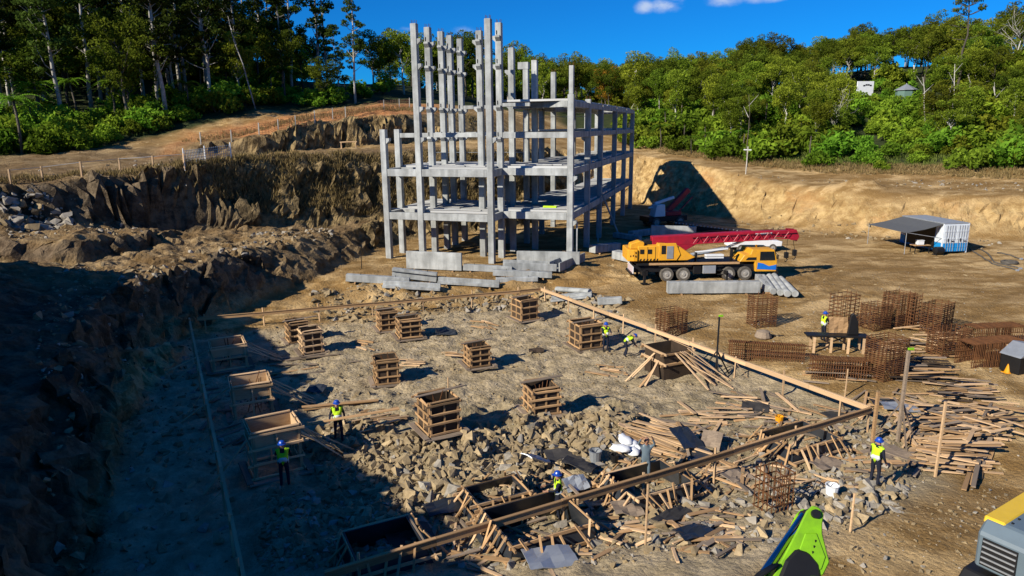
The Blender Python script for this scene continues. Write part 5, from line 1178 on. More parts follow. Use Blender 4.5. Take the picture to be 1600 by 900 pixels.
# ------------------------------------------------------------------ timber piles, loose boards, sheets
def pile(px0, py0, px1, py1, n, label, ang, lmin, lmax, hmax, spread, tones=('wood_pale', 'wood', 'wood_pale', 'wood_grey'), seed=0, w=.14, name='timber_pile', th=.035):
    """boards lying over each other inside a pixel window of the ground"""
    r = random.Random(seed or px0 + n); c = G((px0 + px1) / 2, (py0 + py1) / 2); o = thing(name, label, 'timber', c, 0, 'timber piles'); ctr = Vector(c)
    for k in range(n):
        q = G(r.uniform(px0, px1), r.uniform(py0, py1)); a = ang + r.gauss(0, spread); L_ = r.uniform(lmin, lmax); d = Vector((math.cos(a), math.sin(a), 0)) * L_ / 2
        p0, p1 = q - d, q + d; z0 = max(hz(p0.x, p0.y), hz(q.x, q.y) - .15); z1 = max(hz(p1.x, p1.y), hz(q.x, q.y) - .15); lift = hmax * (k / n) * r.uniform(.35, 1.0) + .03
        fall = 1 - min(1, (Vector((q.x, q.y, 0)) - Vector((ctr.x, ctr.y, 0))).length / 6) * .6
        stick('plank', Vector((p0.x, p0.y, z0 + lift * fall)) - ctr, Vector((p1.x, p1.y, z1 + lift * fall * r.uniform(.6, 1.2))) - ctr, w * r.uniform(.6, 1.25), th * r.uniform(.8, 1.5), r.choice(tones), o)
    return o
A0_, A1_ = rad(-22), rad(28)
pile(1455, 640, 1570, 690, 85, 'big tangled heap of pale boards at the right, upper part', rad(-8), 1.0, 2.6, .75, .5, seed=1)
pile(1470, 690, 1520, 742, 46, 'orderly stack of pale boards at the front of the big timber heap', rad(-14), 1.5, 2.3, .7, .10, ('wood_pale', 'wood', 'wood_pale'), seed=2)
pile(1400, 640, 1460, 700, 34, 'loose boards left of the big timber heap', rad(40), .9, 2.4, .3, .9, seed=3)
pile(1505, 700, 1560, 755, 12, 'long weathered planks along the right edge of the timber heap', rad(52), 2.4, 3.6, .25, .08, ('wood_grey', 'wood'), seed=4, w=.2)
pile(985, 672, 1060, 705, 40, 'fan of pale boards beside the white sacks', rad(-24), 1.6, 3.0, .35, .22, ('wood_pale', 'wood_pale', 'wood'), seed=5)
pile(1050, 645, 1130, 690, 34, 'mixed boards and offcuts above the dark sheets', rad(-15), .8, 2.2, .22, .7, seed=6)
pile(1130, 615, 1240, 660, 30, 'thin boards scattered inside the right batter board', rad(-30), .8, 2.2, .2, .7, ('wood_grey', 'wood', 'wood_pale'), seed=7)
pile(570, 650, 622, 668, 9, 'small stack of red-brown boards near the standing worker', rad(28), 1.3, 2.0, .18, .10, ('wood', 'wood_pale'), seed=8)
pile(552, 533, 578, 545, 7, 'small stack of boards left of the middle timber box', rad(-35), .9, 1.3, .15, .10, ('wood', 'wood_pale'), seed=9)
pile(632, 565, 658, 573, 6, 'short pale boards right of the left middle timber box', rad(-6), 1.0, 1.4, .2, .06, ('wood_pale',), seed=10)
pile(700, 548, 722, 562, 7, 'boards stacked left of the central timber box', rad(0), .9, 1.2, .4, .05, ('wood', 'wood_pale'), seed=11)
pile(745, 503, 770, 516, 8, 'short boards lying behind the central timber box', rad(-40), .8, 1.3, .15, .15, ('wood', 'wood_pale'), seed=12)
pile(930, 572, 965, 590, 8, 'boards with a green strip lying below the largest timber box', rad(-12), .9, 1.5, .12, .15, ('wood', 'wood', 'wood_pale'), seed=13)
pile(1080, 720, 1160, 770, 26, 'splintered boards between two footing forms', rad(20), .7, 1.8, .25, .9, ('wood_grey', 'wood', 'wood_pale'), seed=14)
pile(900, 760, 980, 860, 26, 'loose boards round the footing form below the batter board', rad(15), .8, 2.3, .2, .9, ('wood_grey', 'wood', 'wood_pale'), seed=15)
pile(1050, 790, 1130, 850, 22, 'grey splintered boards in the centre foreground', rad(25), .7, 2.0, .2, .8, ('wood_grey', 'wood_grey', 'wood'), seed=16)
pile(1170, 640, 1330, 700, 30, 'boards scattered round the right footing form', rad(-20), .8, 2.2, .18, .9, ('wood_grey', 'wood', 'wood_pale'), seed=17)
pile(1330, 700, 1440, 760, 18, 'boards lying near the worker in the right foreground', rad(15), .7, 2.4, .15, .7, ('wood_grey', 'wood'), seed=18)
pile(1190, 690, 1230, 715, 16, 'short round poles stacked beside the right footing form', rad(55), .7, 1.2, .4, .1, ('wood_pale', 'wood'), seed=19, w=.08)
pile(1410, 575, 1475, 600, 32, 'brown stacked pallets and boards under the nearest tall cage', rad(-8), 1.3, 2.2, .8, .10, ('wood_grey', 'wood', 'ply_dark'), seed=20)
pile(1470, 600, 1540, 628, 34, 'brown boards stacked behind the big timber heap', rad(-10), 1.0, 1.9, .5, .15, ('wood_grey', 'wood', 'ply_dark', 'wood_pale'), seed=21)
pile(1270, 575, 1350, 605, 30, 'brown boards heaped outside the right batter board', rad(-14), 1.0, 2.0, .5, .2, ('wood_grey', 'ply_dark', 'wood'), seed=22)
pile(1400, 515, 1500, 560, 24, 'boards on trestles among the standing cages', rad(-18), 1.2, 2.6, .5, .25, ('wood_grey', 'wood', 'wood_pale'), seed=23)
pile(520, 640, 650, 632, 5, 'long reddish planks pointing at the nearest timber box', rad(16), 2.6, 3.6, .25, .04, ('wood',), seed=24, w=.2)
pile(400, 560, 560, 590, 9, 'long thin planks on the ground at the shadow edge', rad(18), 2.0, 3.4, .08, .12, ('wood', 'wood_grey'), seed=25)
pile(320, 600, 420, 700, 16, 'shaded boards between the left timber boxes', rad(30), .8, 2.0, .15, .9, ('wood_grey',), seed=26)
pile(560, 800, 760, 880, 20, 'boards in the dark along the bottom of the pit', rad(28), .8, 2.2, .15, .8, ('wood_grey', 'wood'), seed=27)

pile(770, 745, 900, 790, 18, 'short boards strewn over the rubble behind the heavy board', rad(20), .5, 1.6, .2, .9, ('wood_grey', 'wood', 'wood_pale'), seed=31, w=.11)
pile(960, 705, 1110, 760, 34, 'splintered offcuts round the white sacks', rad(-10), .4, 1.5, .2, 1.0, ('wood_grey', 'wood', 'wood_pale'), seed=32, w=.10)
pile(1130, 700, 1330, 770, 40, 'offcuts strewn below the right footing form', rad(10), .4, 1.6, .18, 1.0, ('wood_grey', 'wood', 'wood_pale'), seed=33, w=.09)
pile(1000, 800, 1180, 870, 30, 'small offcuts strewn in the centre foreground', rad(20), .4, 1.5, .15, 1.0, ('wood_grey', 'wood', 'wood_pale'), seed=34, w=.09)
pile(1340, 610, 1440, 650, 24, 'offcuts round the corner of the batter boards', rad(-20), .5, 1.8, .2, .8, ('wood_grey', 'wood', 'wood_pale'), seed=35, w=.1)
pile(680, 800, 900, 895, 30, 'boards jumbled round the large open footing form', rad(25), .5, 1.9, .3, .9, ('wood_grey', 'wood', 'wood_pale'), seed=36, w=.1)

def sheet(px, py, w, d, label, mt='ply_film', tilt=(0, 0), rz=0, name='plywood_sheet', dz=.10, th=.03):
    q = G(px, py); r = random.Random(px * py); mb = MB(); n = 4
    top = [[Vector((w * (i / n - .5), d * (j / n - .5), r.uniform(-.025, .025) + .04 * math.sin(i * 1.7 + j))) for j in range(n + 1)] for i in range(n + 1)]
    vs = [v for row in top for v in row] + [v - Vector((0, 0, th)) for row in top for v in row]; N_ = (n + 1) ** 2; fs = []
    for i in range(n):
        for j in range(n):
            a = i * (n + 1) + j; f = (a, a + n + 1, a + n + 2, a + 1); fs += [f, tuple(N_ + k for k in f[::-1])]
    ed = [i * (n + 1) for i in range(n + 1)] + [n * (n + 1) + j for j in range(1, n + 1)] + [i * (n + 1) + n for i in range(n - 1, -1, -1)] + [j for j in range(n - 1, 0, -1)]
    for k in range(len(ed)): a, b_ = ed[k], ed[(k + 1) % len(ed)]; fs.append((a, N_ + a, N_ + b_, b_))
    mb.add(vs, fs); o = tag(mb.build(name, mt), label, 'sheet', 'sheets lying about the site'); o.location = q + Vector((0, 0, dz + abs(math.sin(tilt[0])) * d / 2 + abs(math.sin(tilt[1])) * w / 2)); o.rotation_euler = (tilt[0], tilt[1], rz); return o
for (px, py, w, d, t, rz, mt, lb) in ((1072, 700, 1.2, 1.1, (.5, .2), .6, 'ply_film', 'dark square sheet propped up beside the pale board fan'), (1088, 715, 1.1, .9, (.1, -.1), .3, 'ply_film', 'dark sheet lying below the propped square sheet'), (1110, 705, .8, 1.0, (.7, 0), -.5, 'wood_grey', 'weathered sheet leaning right of the dark square sheets'),
    (838, 735, 1.6, .5, (.2, .5), 1.0, 'galv', 'narrow grey metal sheet on the rubble left of the partly hidden worker'), (880, 722, 1.4, 1.0, (.15, .1), .2, 'tarp', 'crumpled dark tarpaulin behind the partly hidden worker'), (905, 735, 1.2, .9, (-.15, .2), -.4, 'tarp', 'brown tarpaulin bundle beside the crumpled dark one'), (900, 765, .9, .6, (.6, 0), .4, 'galv', 'grey sheet standing right of the partly hidden worker'),
    (1405, 640, 1.5, .8, (.05, .05), -.2, 'galv', 'corrugated pale metal sheets at the right batter corner'), (1385, 632, 1.3, .8, (.03, 0), -.2, 'ply_film', 'blue-black sheet at the corner of the batter boards'), (1290, 730, 1.4, 1.0, (.05, .1), .4, 'wood_grey', 'grey sheet on the ground right of the right footing form'), (1385, 715, 1.6, 1.1, (.05, -.06), .2, 'wood_grey', 'large grey flat sheet beside the worker on the right'),
    (1085, 840, 1.3, .6, (.1, .15), .5, 'ply_film', 'dark strip of sheet in the centre foreground'), (1050, 815, 1.6, .5, (.2, .1), .7, 'tarp', 'black tarpaulin strip below the stake-ringed form'), (980, 800, 1.0, .8, (.05, .1), .1, 'wood_grey', 'grey offcut sheet left of the stake-ringed form'), (700, 800, 1.6, .7, (.2, .1), .5, 'ply_film', 'dark sheet above the heavy board at lower centre'), (640, 845, 1.5, 1.2, (.1, .1), .4, 'tarp', 'black tarpaulin in the shade at the bottom'),
    (696, 522, 1.3, .9, (.1, 0), .1, 'ply_film', 'dark sheet on the ground right of the two touching boxes'), (495, 612, .9, .7, (.25, 0), -.1, 'ply_film', 'small dark panel with frame at the shadow edge'), (838, 550, .9, .5, (.15, 0), 0, 'ply_dark', 'small dark tray panel in the pit right of centre'), (1310, 655, 1.4, .8, (.05, .1), .2, 'tarp', 'grey crumpled sheet near the yellow bucket'), (1180, 640, 1.2, .8, (.1, .05), -.4, 'tarp', 'dark plastic sheet among the thin boards'),
    (1150, 750, 1.1, .8, (.1, .1), .5, 'wood_grey', 'weathered panel between footing forms'), (860, 880, 1.5, .9, (.1, .1), .3, 'galv', 'pale grey sheet inside the large footing form')):
    sheet(px, py, w, d, lb, mt, t, rz)

# ------------------------------------------------------------------ small things
def sack(px, py, lb, mt='plastic_white', s=1.0):
    q = G(px, py); r = random.Random(px * 3 + py); n, m_ = 10, 7; g = MB(); vs = []
    for i in range(m_ + 1):
        for j in range(n):
            u = i / m_ * 2 - 1; t = 2 * math.pi * j / n; k = (1 - abs(u) ** 4) ** .5 * .9 + .1; w = .22 * k * (1 + r.uniform(-.14, .14)); vs.append((u * .38 * s, math.cos(t) * w * s, max(-.02, .09 + math.sin(t) * w * .55 * s + r.uniform(-.02, .02))))
    fs = [(i * n + j, i * n + (j + 1) % n, (i + 1) * n + (j + 1) % n, (i + 1) * n + j) for i in range(m_) for j in range(n)] + [tuple(range(n))[::-1], tuple(m_ * n + j for j in range(n))]
    g.add(vs, fs); o = tag(g.build('sack', mt, None, smooth=True), lb, 'sack', 'white sacks'); o.location = q + Vector((0, 0, .02)); o.rotation_euler = (r.uniform(-.15, .15), r.uniform(-.15, .15), r.uniform(0, 3)); return o
for px, py, lb in ((968, 704, 'leftmost white sack beside the pale board fan'), (980, 694, 'rear white sack beside the pale board fan'), (984, 706, 'front white sack beside the pale board fan'), (974, 690, 'topmost white sack of the small heap'), (992, 700, 'rightmost white sack under the board ends')): sack(px, py, lb, s=1.25)
def bucket(px, py, lb, mt, s=1.0, name='bucket'):
    q = G(px, py); o = thing(name, lb, 'bucket', q); part(o, 'pail', mt, lambda m: m.lathe([(.13 * s, -.01), (.17 * s, .32 * s), (.18 * s, .34 * s), (.155 * s, .34 * s), (.12 * s, .03)], (0, 0, 0), 12), 0); MB().tube([(-.17 * s, 0, .32 * s), (-.1 * s, 0, .42 * s), (.1 * s, 0, .42 * s), (.17 * s, 0, .32 * s)], .012, 4).build('handle', 'steel_dark', o); return o
bucket(1217, 662, 'orange-yellow bucket inside the right batter board', 'orange_plastic', 1.1); bucket(930, 722, 'pale blue-grey bucket left of the white sacks', 'galv', 1.5)
bucket(1299, 776, 'white bucket right of the green excavator arm', 'plastic_white', 1.3); bucket(960, 722, 'dark bucket near the pale one', 'black', 1.0)
def post_thing(px, py, top, lb, mt, r=.05, tripod=False, lamp=None):
    q = G(px, py); o = thing('site_post', lb, 'post', q); MB().tube([(0, 0, -.3), (.02, .01, top)], r, 6).build('pole', mt, o)
    if lamp: part(o, 'lamp_head', lamp, lambda m: [m.box((.08, 0, top + .08), (.2, .1, .1)), m.box((.19, 0, top + .08), (.03, .12, .12))], .02)
    if tripod:
        for k in range(3): a = k * 2.1 + .4; e = Vector((math.cos(a) * .9, math.sin(a) * .9, 0)); we = q + e; MB().bar((0, 0, top * .45), (e.x, e.y, hz(we.x, we.y) - q.z - .05), .06, .06).build('stay', mt, o)
    return o
post_thing(1118, 590, 3.3, 'dark pole with green lamp head on three stays near the board fan', 'steel_dark', .05, True, 'lime'); post_thing(1402, 690, 4.0, 'tall olive timber pole with lamp left of the timber heap', 'wood_grey', .09, True, 'lime')
post_thing(1461, 745, 3.0, 'tall pale square post at the front of the timber heap', 'wood_pale', .06); post_thing(1363, 690, 2.2, 'stout orange-brown post at the right corner of the batter boards', 'wood', .09)
for k, (px, py, h) in enumerate(((1328, 832, 1.3), (1008, 858, 2.1), (700, 610, .7), (565, 420, 1.6), (1320, 620, 1.4), (1568, 575, 1.3))): post_thing(px, py, h, 'thin upright stake, %s' % ('in front of the green arm\'s right', 'in the centre foreground', 'beside the nearest timber box', 'left of the precast stacks', 'outside the right batter board', 'at the right edge by the lying cages')[k], 'wood_pale' if k != 3 else 'steel_dark', .035)

# saw bench
q = G(1306, 548); SB = thing('saw_bench', 'black topped saw bench on timber legs in front of the worker at right', 'bench', q, rad(-8))
part(SB, 'top', 'black', lambda m: m.span(-1.7, 1.6, -.35, .35, .86, .96), .02)
for x in (-1.3, -.4, .5, 1.3):
    for y in (-.4, .3): part(SB, 'leg', 'wood_pale', lambda m: m.span(x - .06, x + .06, y - .04, y + .04, -.1, .86), 0)
part(SB, 'motor_guard', 'black', lambda m: m.prism([(.5, .97), (1.1, .97), (1.0, 1.75), (.75, 2.2), (.6, 2.1)], 'y', -.1, .1), .03); part(SB, 'brace', 'steel_dark', lambda m: [m.bar((-1.2, 0, .1), (.4, 0, .8), .06, .06), m.bar((1.2, 0, .1), (-.2, 0, .8), .06, .06)], 0)
sh_ = sheet(1306, 540, 1.0, .9, 'orange-brown board standing on the saw bench', 'wood', (1.35, 0), rad(-8)); sh_.location = at(SB, .1, .28, 1.42)
q = G(1192, 528); MX = thing('mixing_tub', 'small grey overturned tub with dark handle in the yard', 'tub', q); part(MX, 'tub', 'wood_grey', lambda m: m.lathe([(.42, 0), (.5, .1), (.38, .42), (.12, .5)], (0, 0, 0), 12), 0); part(MX, 'handle', 'black', lambda m: m.bar((.4, 0, .1), (1.3, .2, .06), .08, .06), 0)
q = G(1588, 580); TK = thing('covered_crate', 'dark crate with grey tarpaulin at the right edge of the yard', 'crate', q, rad(20)); part(TK, 'body', 'black', lambda m: m.span(-.6, 1.6, -.5, .5, .02, .9), .03); part(TK, 'cover', 'galv', lambda m: m.prism([(-.7, .92), (1.7, .92), (1.5, 1.25), (.2, 1.5), (-.6, 1.0)], 'y', -.55, .55), .02)
tag(part(None, 'traffic_cone', 'orange_plastic', lambda m: [m.lathe([(.17, .03), (.03, .55)], (0, 0, 0), 10), m.span(-.2, .2, -.2, .2, 0, .04)], 0), 'orange cone at the end of the lying cages on the right', 'cone').location = G(1574, 583)

# ------------------------------------------------------------------ fences on the left road
def fence_line(lb, pts, h, net=None, posts_mt='wood_pale', per=1):
    Q = [G(*p) for p in pts]; o = thing('site_fence', lb, 'fence', Q[0]); org = Q[0]
    for i, a in enumerate(Q):
        stick('post', Vector((a.x, a.y, a.z - .2)) - org, Vector((a.x + .03, a.y, a.z + h)) - org, .12, .12, posts_mt, o, bent=False)
        if i + 1 < len(Q):
            b_ = Q[i + 1]; nn = max(2, int((b_ - a).length / 1.2))
            if net:
                mb = MB()
                for z in np.linspace(.12, h - .08, net): 
                    pr = None
                    for k in range(nn + 1):
                        c = a.lerp(b_, k / nn); c.z = hz(c.x, c.y) + z - .12 * math.sin(math.pi * k / nn)
                        if pr is not None: mb.bar(pr - org, c - org, .02, .035)
                        pr = c
                for k in range(1, nn * 3): c = a.lerp(b_, k / (nn * 3)); zz = hz(c.x, c.y); mb.bar(Vector((c.x, c.y, zz + .1)) - org, Vector((c.x, c.y, zz + h - .1)) - org, .025, .02)
                mb.build('netting', 'fence_net', o)
            else: MB().tube([a + Vector((0, 0, h - .08)) - org, b_ + Vector((0, 0, h - .08)) - org], .02, 4).build('rail_wire', 'galv', o)
    return o
fence_line('sparse post and wire fence along the edge of the left dirt road', [(17, 289), (67, 284), (128, 276), (188, 269), (240, 266), (288, 262)], 1.25)
fence_line('orange net fence beside the orange road', [(314, 226), (362, 222), (405, 211), (435, 205), (462, 199), (492, 191), (520, 186), (540, 184), (600, 172), (624, 170), (640, 168)], 1.5, net=7, posts_mt='bark_pale')
q0, q1, q2 = G(289, 263), G(322, 258), G(362, 252)
GT = thing('mesh_barrier', 'pale wire mesh barrier panels at the bend of the left road', 'barrier', q0)
for (a, b_) in ((q0, q1), (q1, q2)):
    mb = MB(); a, b_ = a - q0, b_ - q0
    for z in np.linspace(.1, 1.5, 7): mb.bar(a + Vector((0, 0, z)), b_ + Vector((0, 0, z)), .03, .03)
    for k in range(15): c = a.lerp(b_, k / 14); mb.bar(c + Vector((0, 0, .05)), c + Vector((0, 0, 1.55)), .03, .03)
    mb.build('mesh_panel', 'galv', GT)
for p in (q0, q1, q2): MB().tube([p - q0 + Vector((0, 0, -.2)), p - q0 + Vector((0, 0, 1.75))], .06, 6).build('post', 'paint_white', GT)
q = G(545, 232); BN = thing('trestle', 'small pale timber trestle on the edge of the terrace left of the frame', 'trestle', q); stick('rail', (-1.1, 0, .8), (1.1, 0, .85), .1, .16, 'wood_pale', BN)
for x in (-.95, .95): stick('leg', (x, -.2, -.1), (x, 0, .8), .08, .08, 'wood_pale', BN); stick('leg', (x, .25, -.1), (x, 0, .8), .08, .08, 'wood_pale', BN)
PO = thing('wooden_pole', 'leaning pole with crossarm in front of the right hillside', 'pole', G(1165, 272)); part(PO, 'shaft', 'bark_pale', lambda m: m.tube([(0, 0, -.4), (.1, 0, 3.6)], .07, 6), 0); part(PO, 'crossarm', 'paint_white', lambda m: m.bar((-.45, 0, 3.2), (.55, 0, 3.15), .1, .14), 0)
# ------------------------------------------------------------------ workers
def person(px, py, rz, label, pose=None, vest=True, helmet='helmet_blue', shirt='navy', scale=1.0, hair=None):
    q = G(px, py); J = dict(pel=(0, 0, .95), spi=(0, .01, 1.18), che=(0, 0, 1.38), nek=(0, .01, 1.53), hed=(0, .03, 1.64), top=(0, .02, 1.74),
        hL=(-.10, 0, .90), kL=(-.12, .04, .50), aL=(-.13, -.02, .09), tL=(-.15, .15, .035), hR=(.10, 0, .90), kR=(.12, .04, .50), aR=(.13, -.02, .09), tR=(.15, .15, .035),
        sL=(-.19, 0, 1.43), eL=(-.27, -.02, 1.15), wL=(-.27, .12, .93), sR=(.19, 0, 1.43), eR=(.27, -.02, 1.15), wR=(.27, .12, .93))
    J.update(pose or {}); names = list(J); idx = {n: i for i, n in enumerate(names)}; vs = [Vector(J[n]) for n in names]
    rdi = dict(pel=(.155, .12), spi=(.145, .11), che=(.17, .12), nek=(.055, .055), hed=(.078, .09), top=(.06, .075), hL=(.095, .095), kL=(.062, .065), aL=(.045, .05), tL=(.045, .03), hR=(.095, .095), kR=(.062, .065), aR=(.045, .05), tR=(.045, .03), sL=(.065, .065), eL=(.047, .047), wL=(.032, .036), sR=(.065, .065), eR=(.047, .047), wR=(.032, .036))
    R = [rdi[n] for n in names]; E = [(idx[a], idx[b]) for a, b in (('pel', 'spi'), ('spi', 'che'), ('che', 'nek'), ('nek', 'hed'), ('hed', 'top'), ('pel', 'hL'), ('hL', 'kL'), ('kL', 'aL'), ('aL', 'tL'), ('pel', 'hR'), ('hR', 'kR'), ('kR', 'aR'), ('aR', 'tR'), ('che', 'sL'), ('sL', 'eL'), ('eL', 'wL'), ('che', 'sR'), ('sR', 'eR'), ('eR', 'wR'))]
    handv = set(); headv = {idx['hed'], idx['top']}
    def addv(p, r, par, st):
        vs.append(Vector(p)); R.append((r, r)); E.append((par, len(vs) - 1)); st.add(len(vs) - 1); return len(vs) - 1
    for s_, e, w in (('L', 'eL', 'wL'), ('R', 'eR', 'wR')):
        d = (vs[idx[w]] - vs[idx[e]]).normalized(); sx = Vector((-1 if s_ == 'L' else 1, 0, 0)); side = d.cross(Vector((1, 0, 0))).normalized() if abs(d.x) < .9 else Vector((0, 1, 0))
        palm = addv(vs[idx[w]] + d * .08, .034, idx[w], handv)
        for k, (o_, ln) in enumerate(((-.028, .075), (-.009, .09), (.010, .082), (.028, .065))):
            a = addv(vs[palm] + d * .035 + side * o_, .0095, palm, handv); addv(vs[a] + d * ln * .7 - sx * .02, .008, a, handv)
        th = addv(vs[idx[w]] + d * .05 - side * .045, .011, idx[w], handv); addv(vs[th] + d * .04 - side * .012, .009, th, handv)
    addv(vs[idx['hed']] + Vector((0, .095, -.015)), .014, idx['hed'], headv)
    for sx in (-1, 1): addv(vs[idx['hed']] + Vector((sx * .085, 0, 0)), .016, idx['hed'], headv)
    me_ = bpy.data.meshes.new('body'); me_.from_pydata([tuple(v) for v in vs], E, []); tmp = bpy.data.objects.new('tmp', me_); COL.objects.link(tmp)
    tmp.modifiers.new('s', 'SKIN'); sk = me_.skin_vertices[0].data if me_.skin_vertices else None
    if sk is None: me_.attributes; raise RuntimeError('skin')
    for i, r in enumerate(R): sk[i].radius = r; sk[i].use_root = (i == 0)
    tmp.modifiers['s'].use_smooth_shade = True; sb = tmp.modifiers.new('d', 'SUBSURF'); sb.levels = 1
    dg = bpy.context.evaluated_depsgraph_get(); ev = tmp.evaluated_get(dg); body = bpy.data.meshes.new_from_object(ev); bpy.data.objects.remove(tmp)
    body.name = 'body'; body.materials.clear()
    for n in (shirt, 'skin', 'black'): body.materials.append(M_(n))
    P0 = np.array([tuple(v) for v in vs]); feet = {idx['aL'], idx['tL'], idx['aR'], idx['tR']}
    segA = P0[[a for a, b in E]]; segB = P0[[b for a, b in E]]; owner = [('skin' if (b in handv or b in headv) else ('feet' if b in feet and a in feet else ('torso' if (a in (idx['pel'], idx['spi']) and b in (idx['spi'], idx['che'])) or b in (idx['sL'], idx['sR']) and a == idx['che'] else 'cloth'))) for a, b in E]
    tors = []
    for p in body.polygons:
        c = np.array(p.center); ab = segB - segA; t = np.clip(((c - segA) * ab).sum(1) / ((ab * ab).sum(1) + 1e-9), 0, 1); dd = np.linalg.norm(c - segA - ab * t[:, None], axis=1); k = int(dd.argmin())
        p.material_index = {'skin': 1, 'feet': 2}.get(owner[k], 0); p.use_smooth = True
        if owner[k] == 'torso' and dd[k] < .22: tors.append(p.index)
    root = thing('person', label, 'person', q, rz, 'workers on the site'); root.scale = (scale,) * 3; bo_ = put('body', body, None, root)
    if vest and tors:
        def shell(name, sel, off, mt):
            mb = MB(); mp_ = {}; vv = []; ff = []
            for pi in sel:
                f = []
                for vi in body.polygons[pi].vertices:
                    if vi not in mp_: mp_[vi] = len(vv); v = body.vertices[vi]; vv.append(v.co + v.normal * off)
                    f.append(mp_[vi])
                ff.append(f)
            if ff:
                mb.add(vv, ff); o = mb.build(name, mt, root, smooth=True); so = o.modifiers.new('t', 'SOLIDIFY'); so.thickness = .012; so.offset = -1
        shell('vest', tors, .03, 'vest')
        pv, cv = Vector(J['pel']), Vector(J['che']); ax = cv - pv
        band = [i for i in tors if any(abs((Vector(body.polygons[i].center) - pv).dot(ax) / ax.length_squared - f) < .1 for f in (.35,))]
        shell('reflective_band', band, .036, 'reflective')
    h, tp_ = Vector(J['hed']), Vector(J['top']); upv = (tp_ - h).normalized()
    if helmet:
        hm = MB(); hm.lathe([(.150, -.012), (.150, .0), (.118, .012), (.112, .06), (.085, .105), (.03, .128)], (0, 0, 0), 14); hm.box((0, .14, -.005), (.13, .10, .015)); o = hm.build('helmet', helmet, root, smooth=False)
        o.matrix_basis = Matrix.Translation(h + upv * .045) @ upv.to_track_quat('Z', 'Y').to_matrix().to_4x4() if abs(upv.z) < .95 else Matrix.Translation(h + upv * .045)
    if hair:
        o = MB().lathe([(.10, -.06), (.112, .0), (.10, .06), (.05, .11)], (0, -.02, 0), 12).build('hair', hair, root, smooth=True); o.location = h + upv * .03
    for sx in (-.032, .032): o = MB().lathe([(.004, -.012), (.013, 0), (.004, .012)], (0, 0, 0), 6).build('eye', 'black', root); o.location = h + Vector((sx, .082, .012))
    return root
bend = dict(che=(0, .34, 1.14), spi=(0, .16, 1.08), nek=(0, .46, 1.22), hed=(0, .56, 1.24), top=(0, .64, 1.28), sL=(-.19, .38, 1.16), sR=(.19, .38, 1.16), eL=(-.22, .48, .88), eR=(.22, .48, .88), wL=(-.14, .62, .70), wR=(.14, .62, .70), kL=(-.13, .16, .5), kR=(.13, .10, .5))
reach = dict(eL=(-.26, .16, 1.22), eR=(.26, .16, 1.22), wL=(-.20, .40, 1.20), wR=(.20, .40, 1.20))
stride = dict(kL=(-.12, .16, .50), aL=(-.12, .14, .09), tL=(-.13, .30, .035), kR=(.12, .0, .50), aR=(.12, -.20, .10), tR=(.13, -.03, .035), wR=(.36, .10, .95))
person(530, 689, rad(-160), 'worker in lime vest and blue helmet standing at the shadow edge holding a plank', dict(stride, wR=(.34, .2, 1.0), eR=(.30, 0, 1.18)))
person(446, 760, rad(15), 'worker in lime vest seen from behind in the shade at a timber box', reach)
person(946, 549, rad(190), 'worker in lime vest and blue helmet beside the largest timber box', reach)
person(976, 558, rad(-80), 'worker bending down beside the largest timber box', bend)
person(1285, 533, rad(-80), 'worker in lime vest with dark helmet standing at the saw bench', reach, helmet='helmet_blue')
person(872, 812, rad(100), 'worker in lime vest half hidden behind the heavy foreground batter board', reach)
person(1008, 752, rad(170), 'worker in grey top with raised arms beside the pale board fan', dict(eL=(-.30, .12, 1.58), wL=(-.22, .22, 1.82), eR=(.30, .10, 1.56), wR=(.2, .24, 1.80)), vest=False, helmet=None, shirt='mach_grey', hair='skin')
person(1365, 758, rad(-60), 'worker in lime vest and blue helmet standing in the right foreground', dict(wL=(-.24, .3, 1.02), eL=(-.27, .08, 1.15)))
# plank in the first worker's hands
_b = bpy.data.objects['person']; _w = _b.matrix_basis @ Vector((.34, .28, 1.0)); _e = G(652, 640)
tag(stick('carried_plank', _w + Vector((-.9, -.15, -.02)), _w + Vector((2.7, .75, .25)), .2, .04, 'wood'), 'long plank held by the worker at the shadow edge', 'plank')

# ------------------------------------------------------------------ green excavator with raised boom, bottom right
_t = ray(1264, 806); _tw = CAM + _t * (8.8 / _t.dot(FW))
EX = thing('green_excavator', 'lime green excavator arm with chrome ram rising at the bottom of the picture', 'excavator', (_tw.x + .4, _tw.y - 1.6, hz(_tw.x, _tw.y - 1.6)), 0)
E0 = Vector(EX.location); tip = _tw - E0; sdv = (-_t.normalized() + RT * .42 + UP * .12).normalized(); bd = (UP * .86 + RT * .52); bd = (bd - sdv * bd.dot(sdv)).normalized(); upb = bd.cross(sdv); upb = upb if upb.dot(RT) > 0 else -upb
elb = tip - bd * 2.4; foot_ = Vector((0, .9, 2.0))
def plate(mb, pts, off, th):
    """flat plate in the boom's own plane: pts as (along, up) from the tip"""
    vs = []
    for sg in (off - th / 2, off + th / 2): vs += [tip + bd * a + upb * u + sdv * sg for a, u in pts]
    n = len(pts); mb.add(vs, [tuple(range(n))[::-1], tuple(range(n, 2 * n))] + [(i, (i + 1) % n, n + (i + 1) % n, n + i) for i in range(n)])
prof = [(.11, .02), (.07, .10), (-.06, .13), (-.16, .17), (-.42, .37), (-.60, .36), (-.78, .20), (-1.5, .08), (-1.5, -.16), (-.9, -.15), (-.3, -.11), (-.02, -.10), (.09, -.06)]
mb = MB(); plate(mb, prof, .15, .04); mb.build('boom_side', 'lime', EX, bevel=.015); mb = MB(); plate(mb, prof, -.15, .04); mb.build('boom_side', 'lime', EX, bevel=.015)
mb = MB(); plate(mb, [(-.22, .10), (-.45, .28), (-.6, .28), (-.75, .14), (-1.45, .04), (-1.45, -.13), (-.9, -.12), (-.3, -.07)], 0, .30); mb.build('boom_box', 'lime', EX)
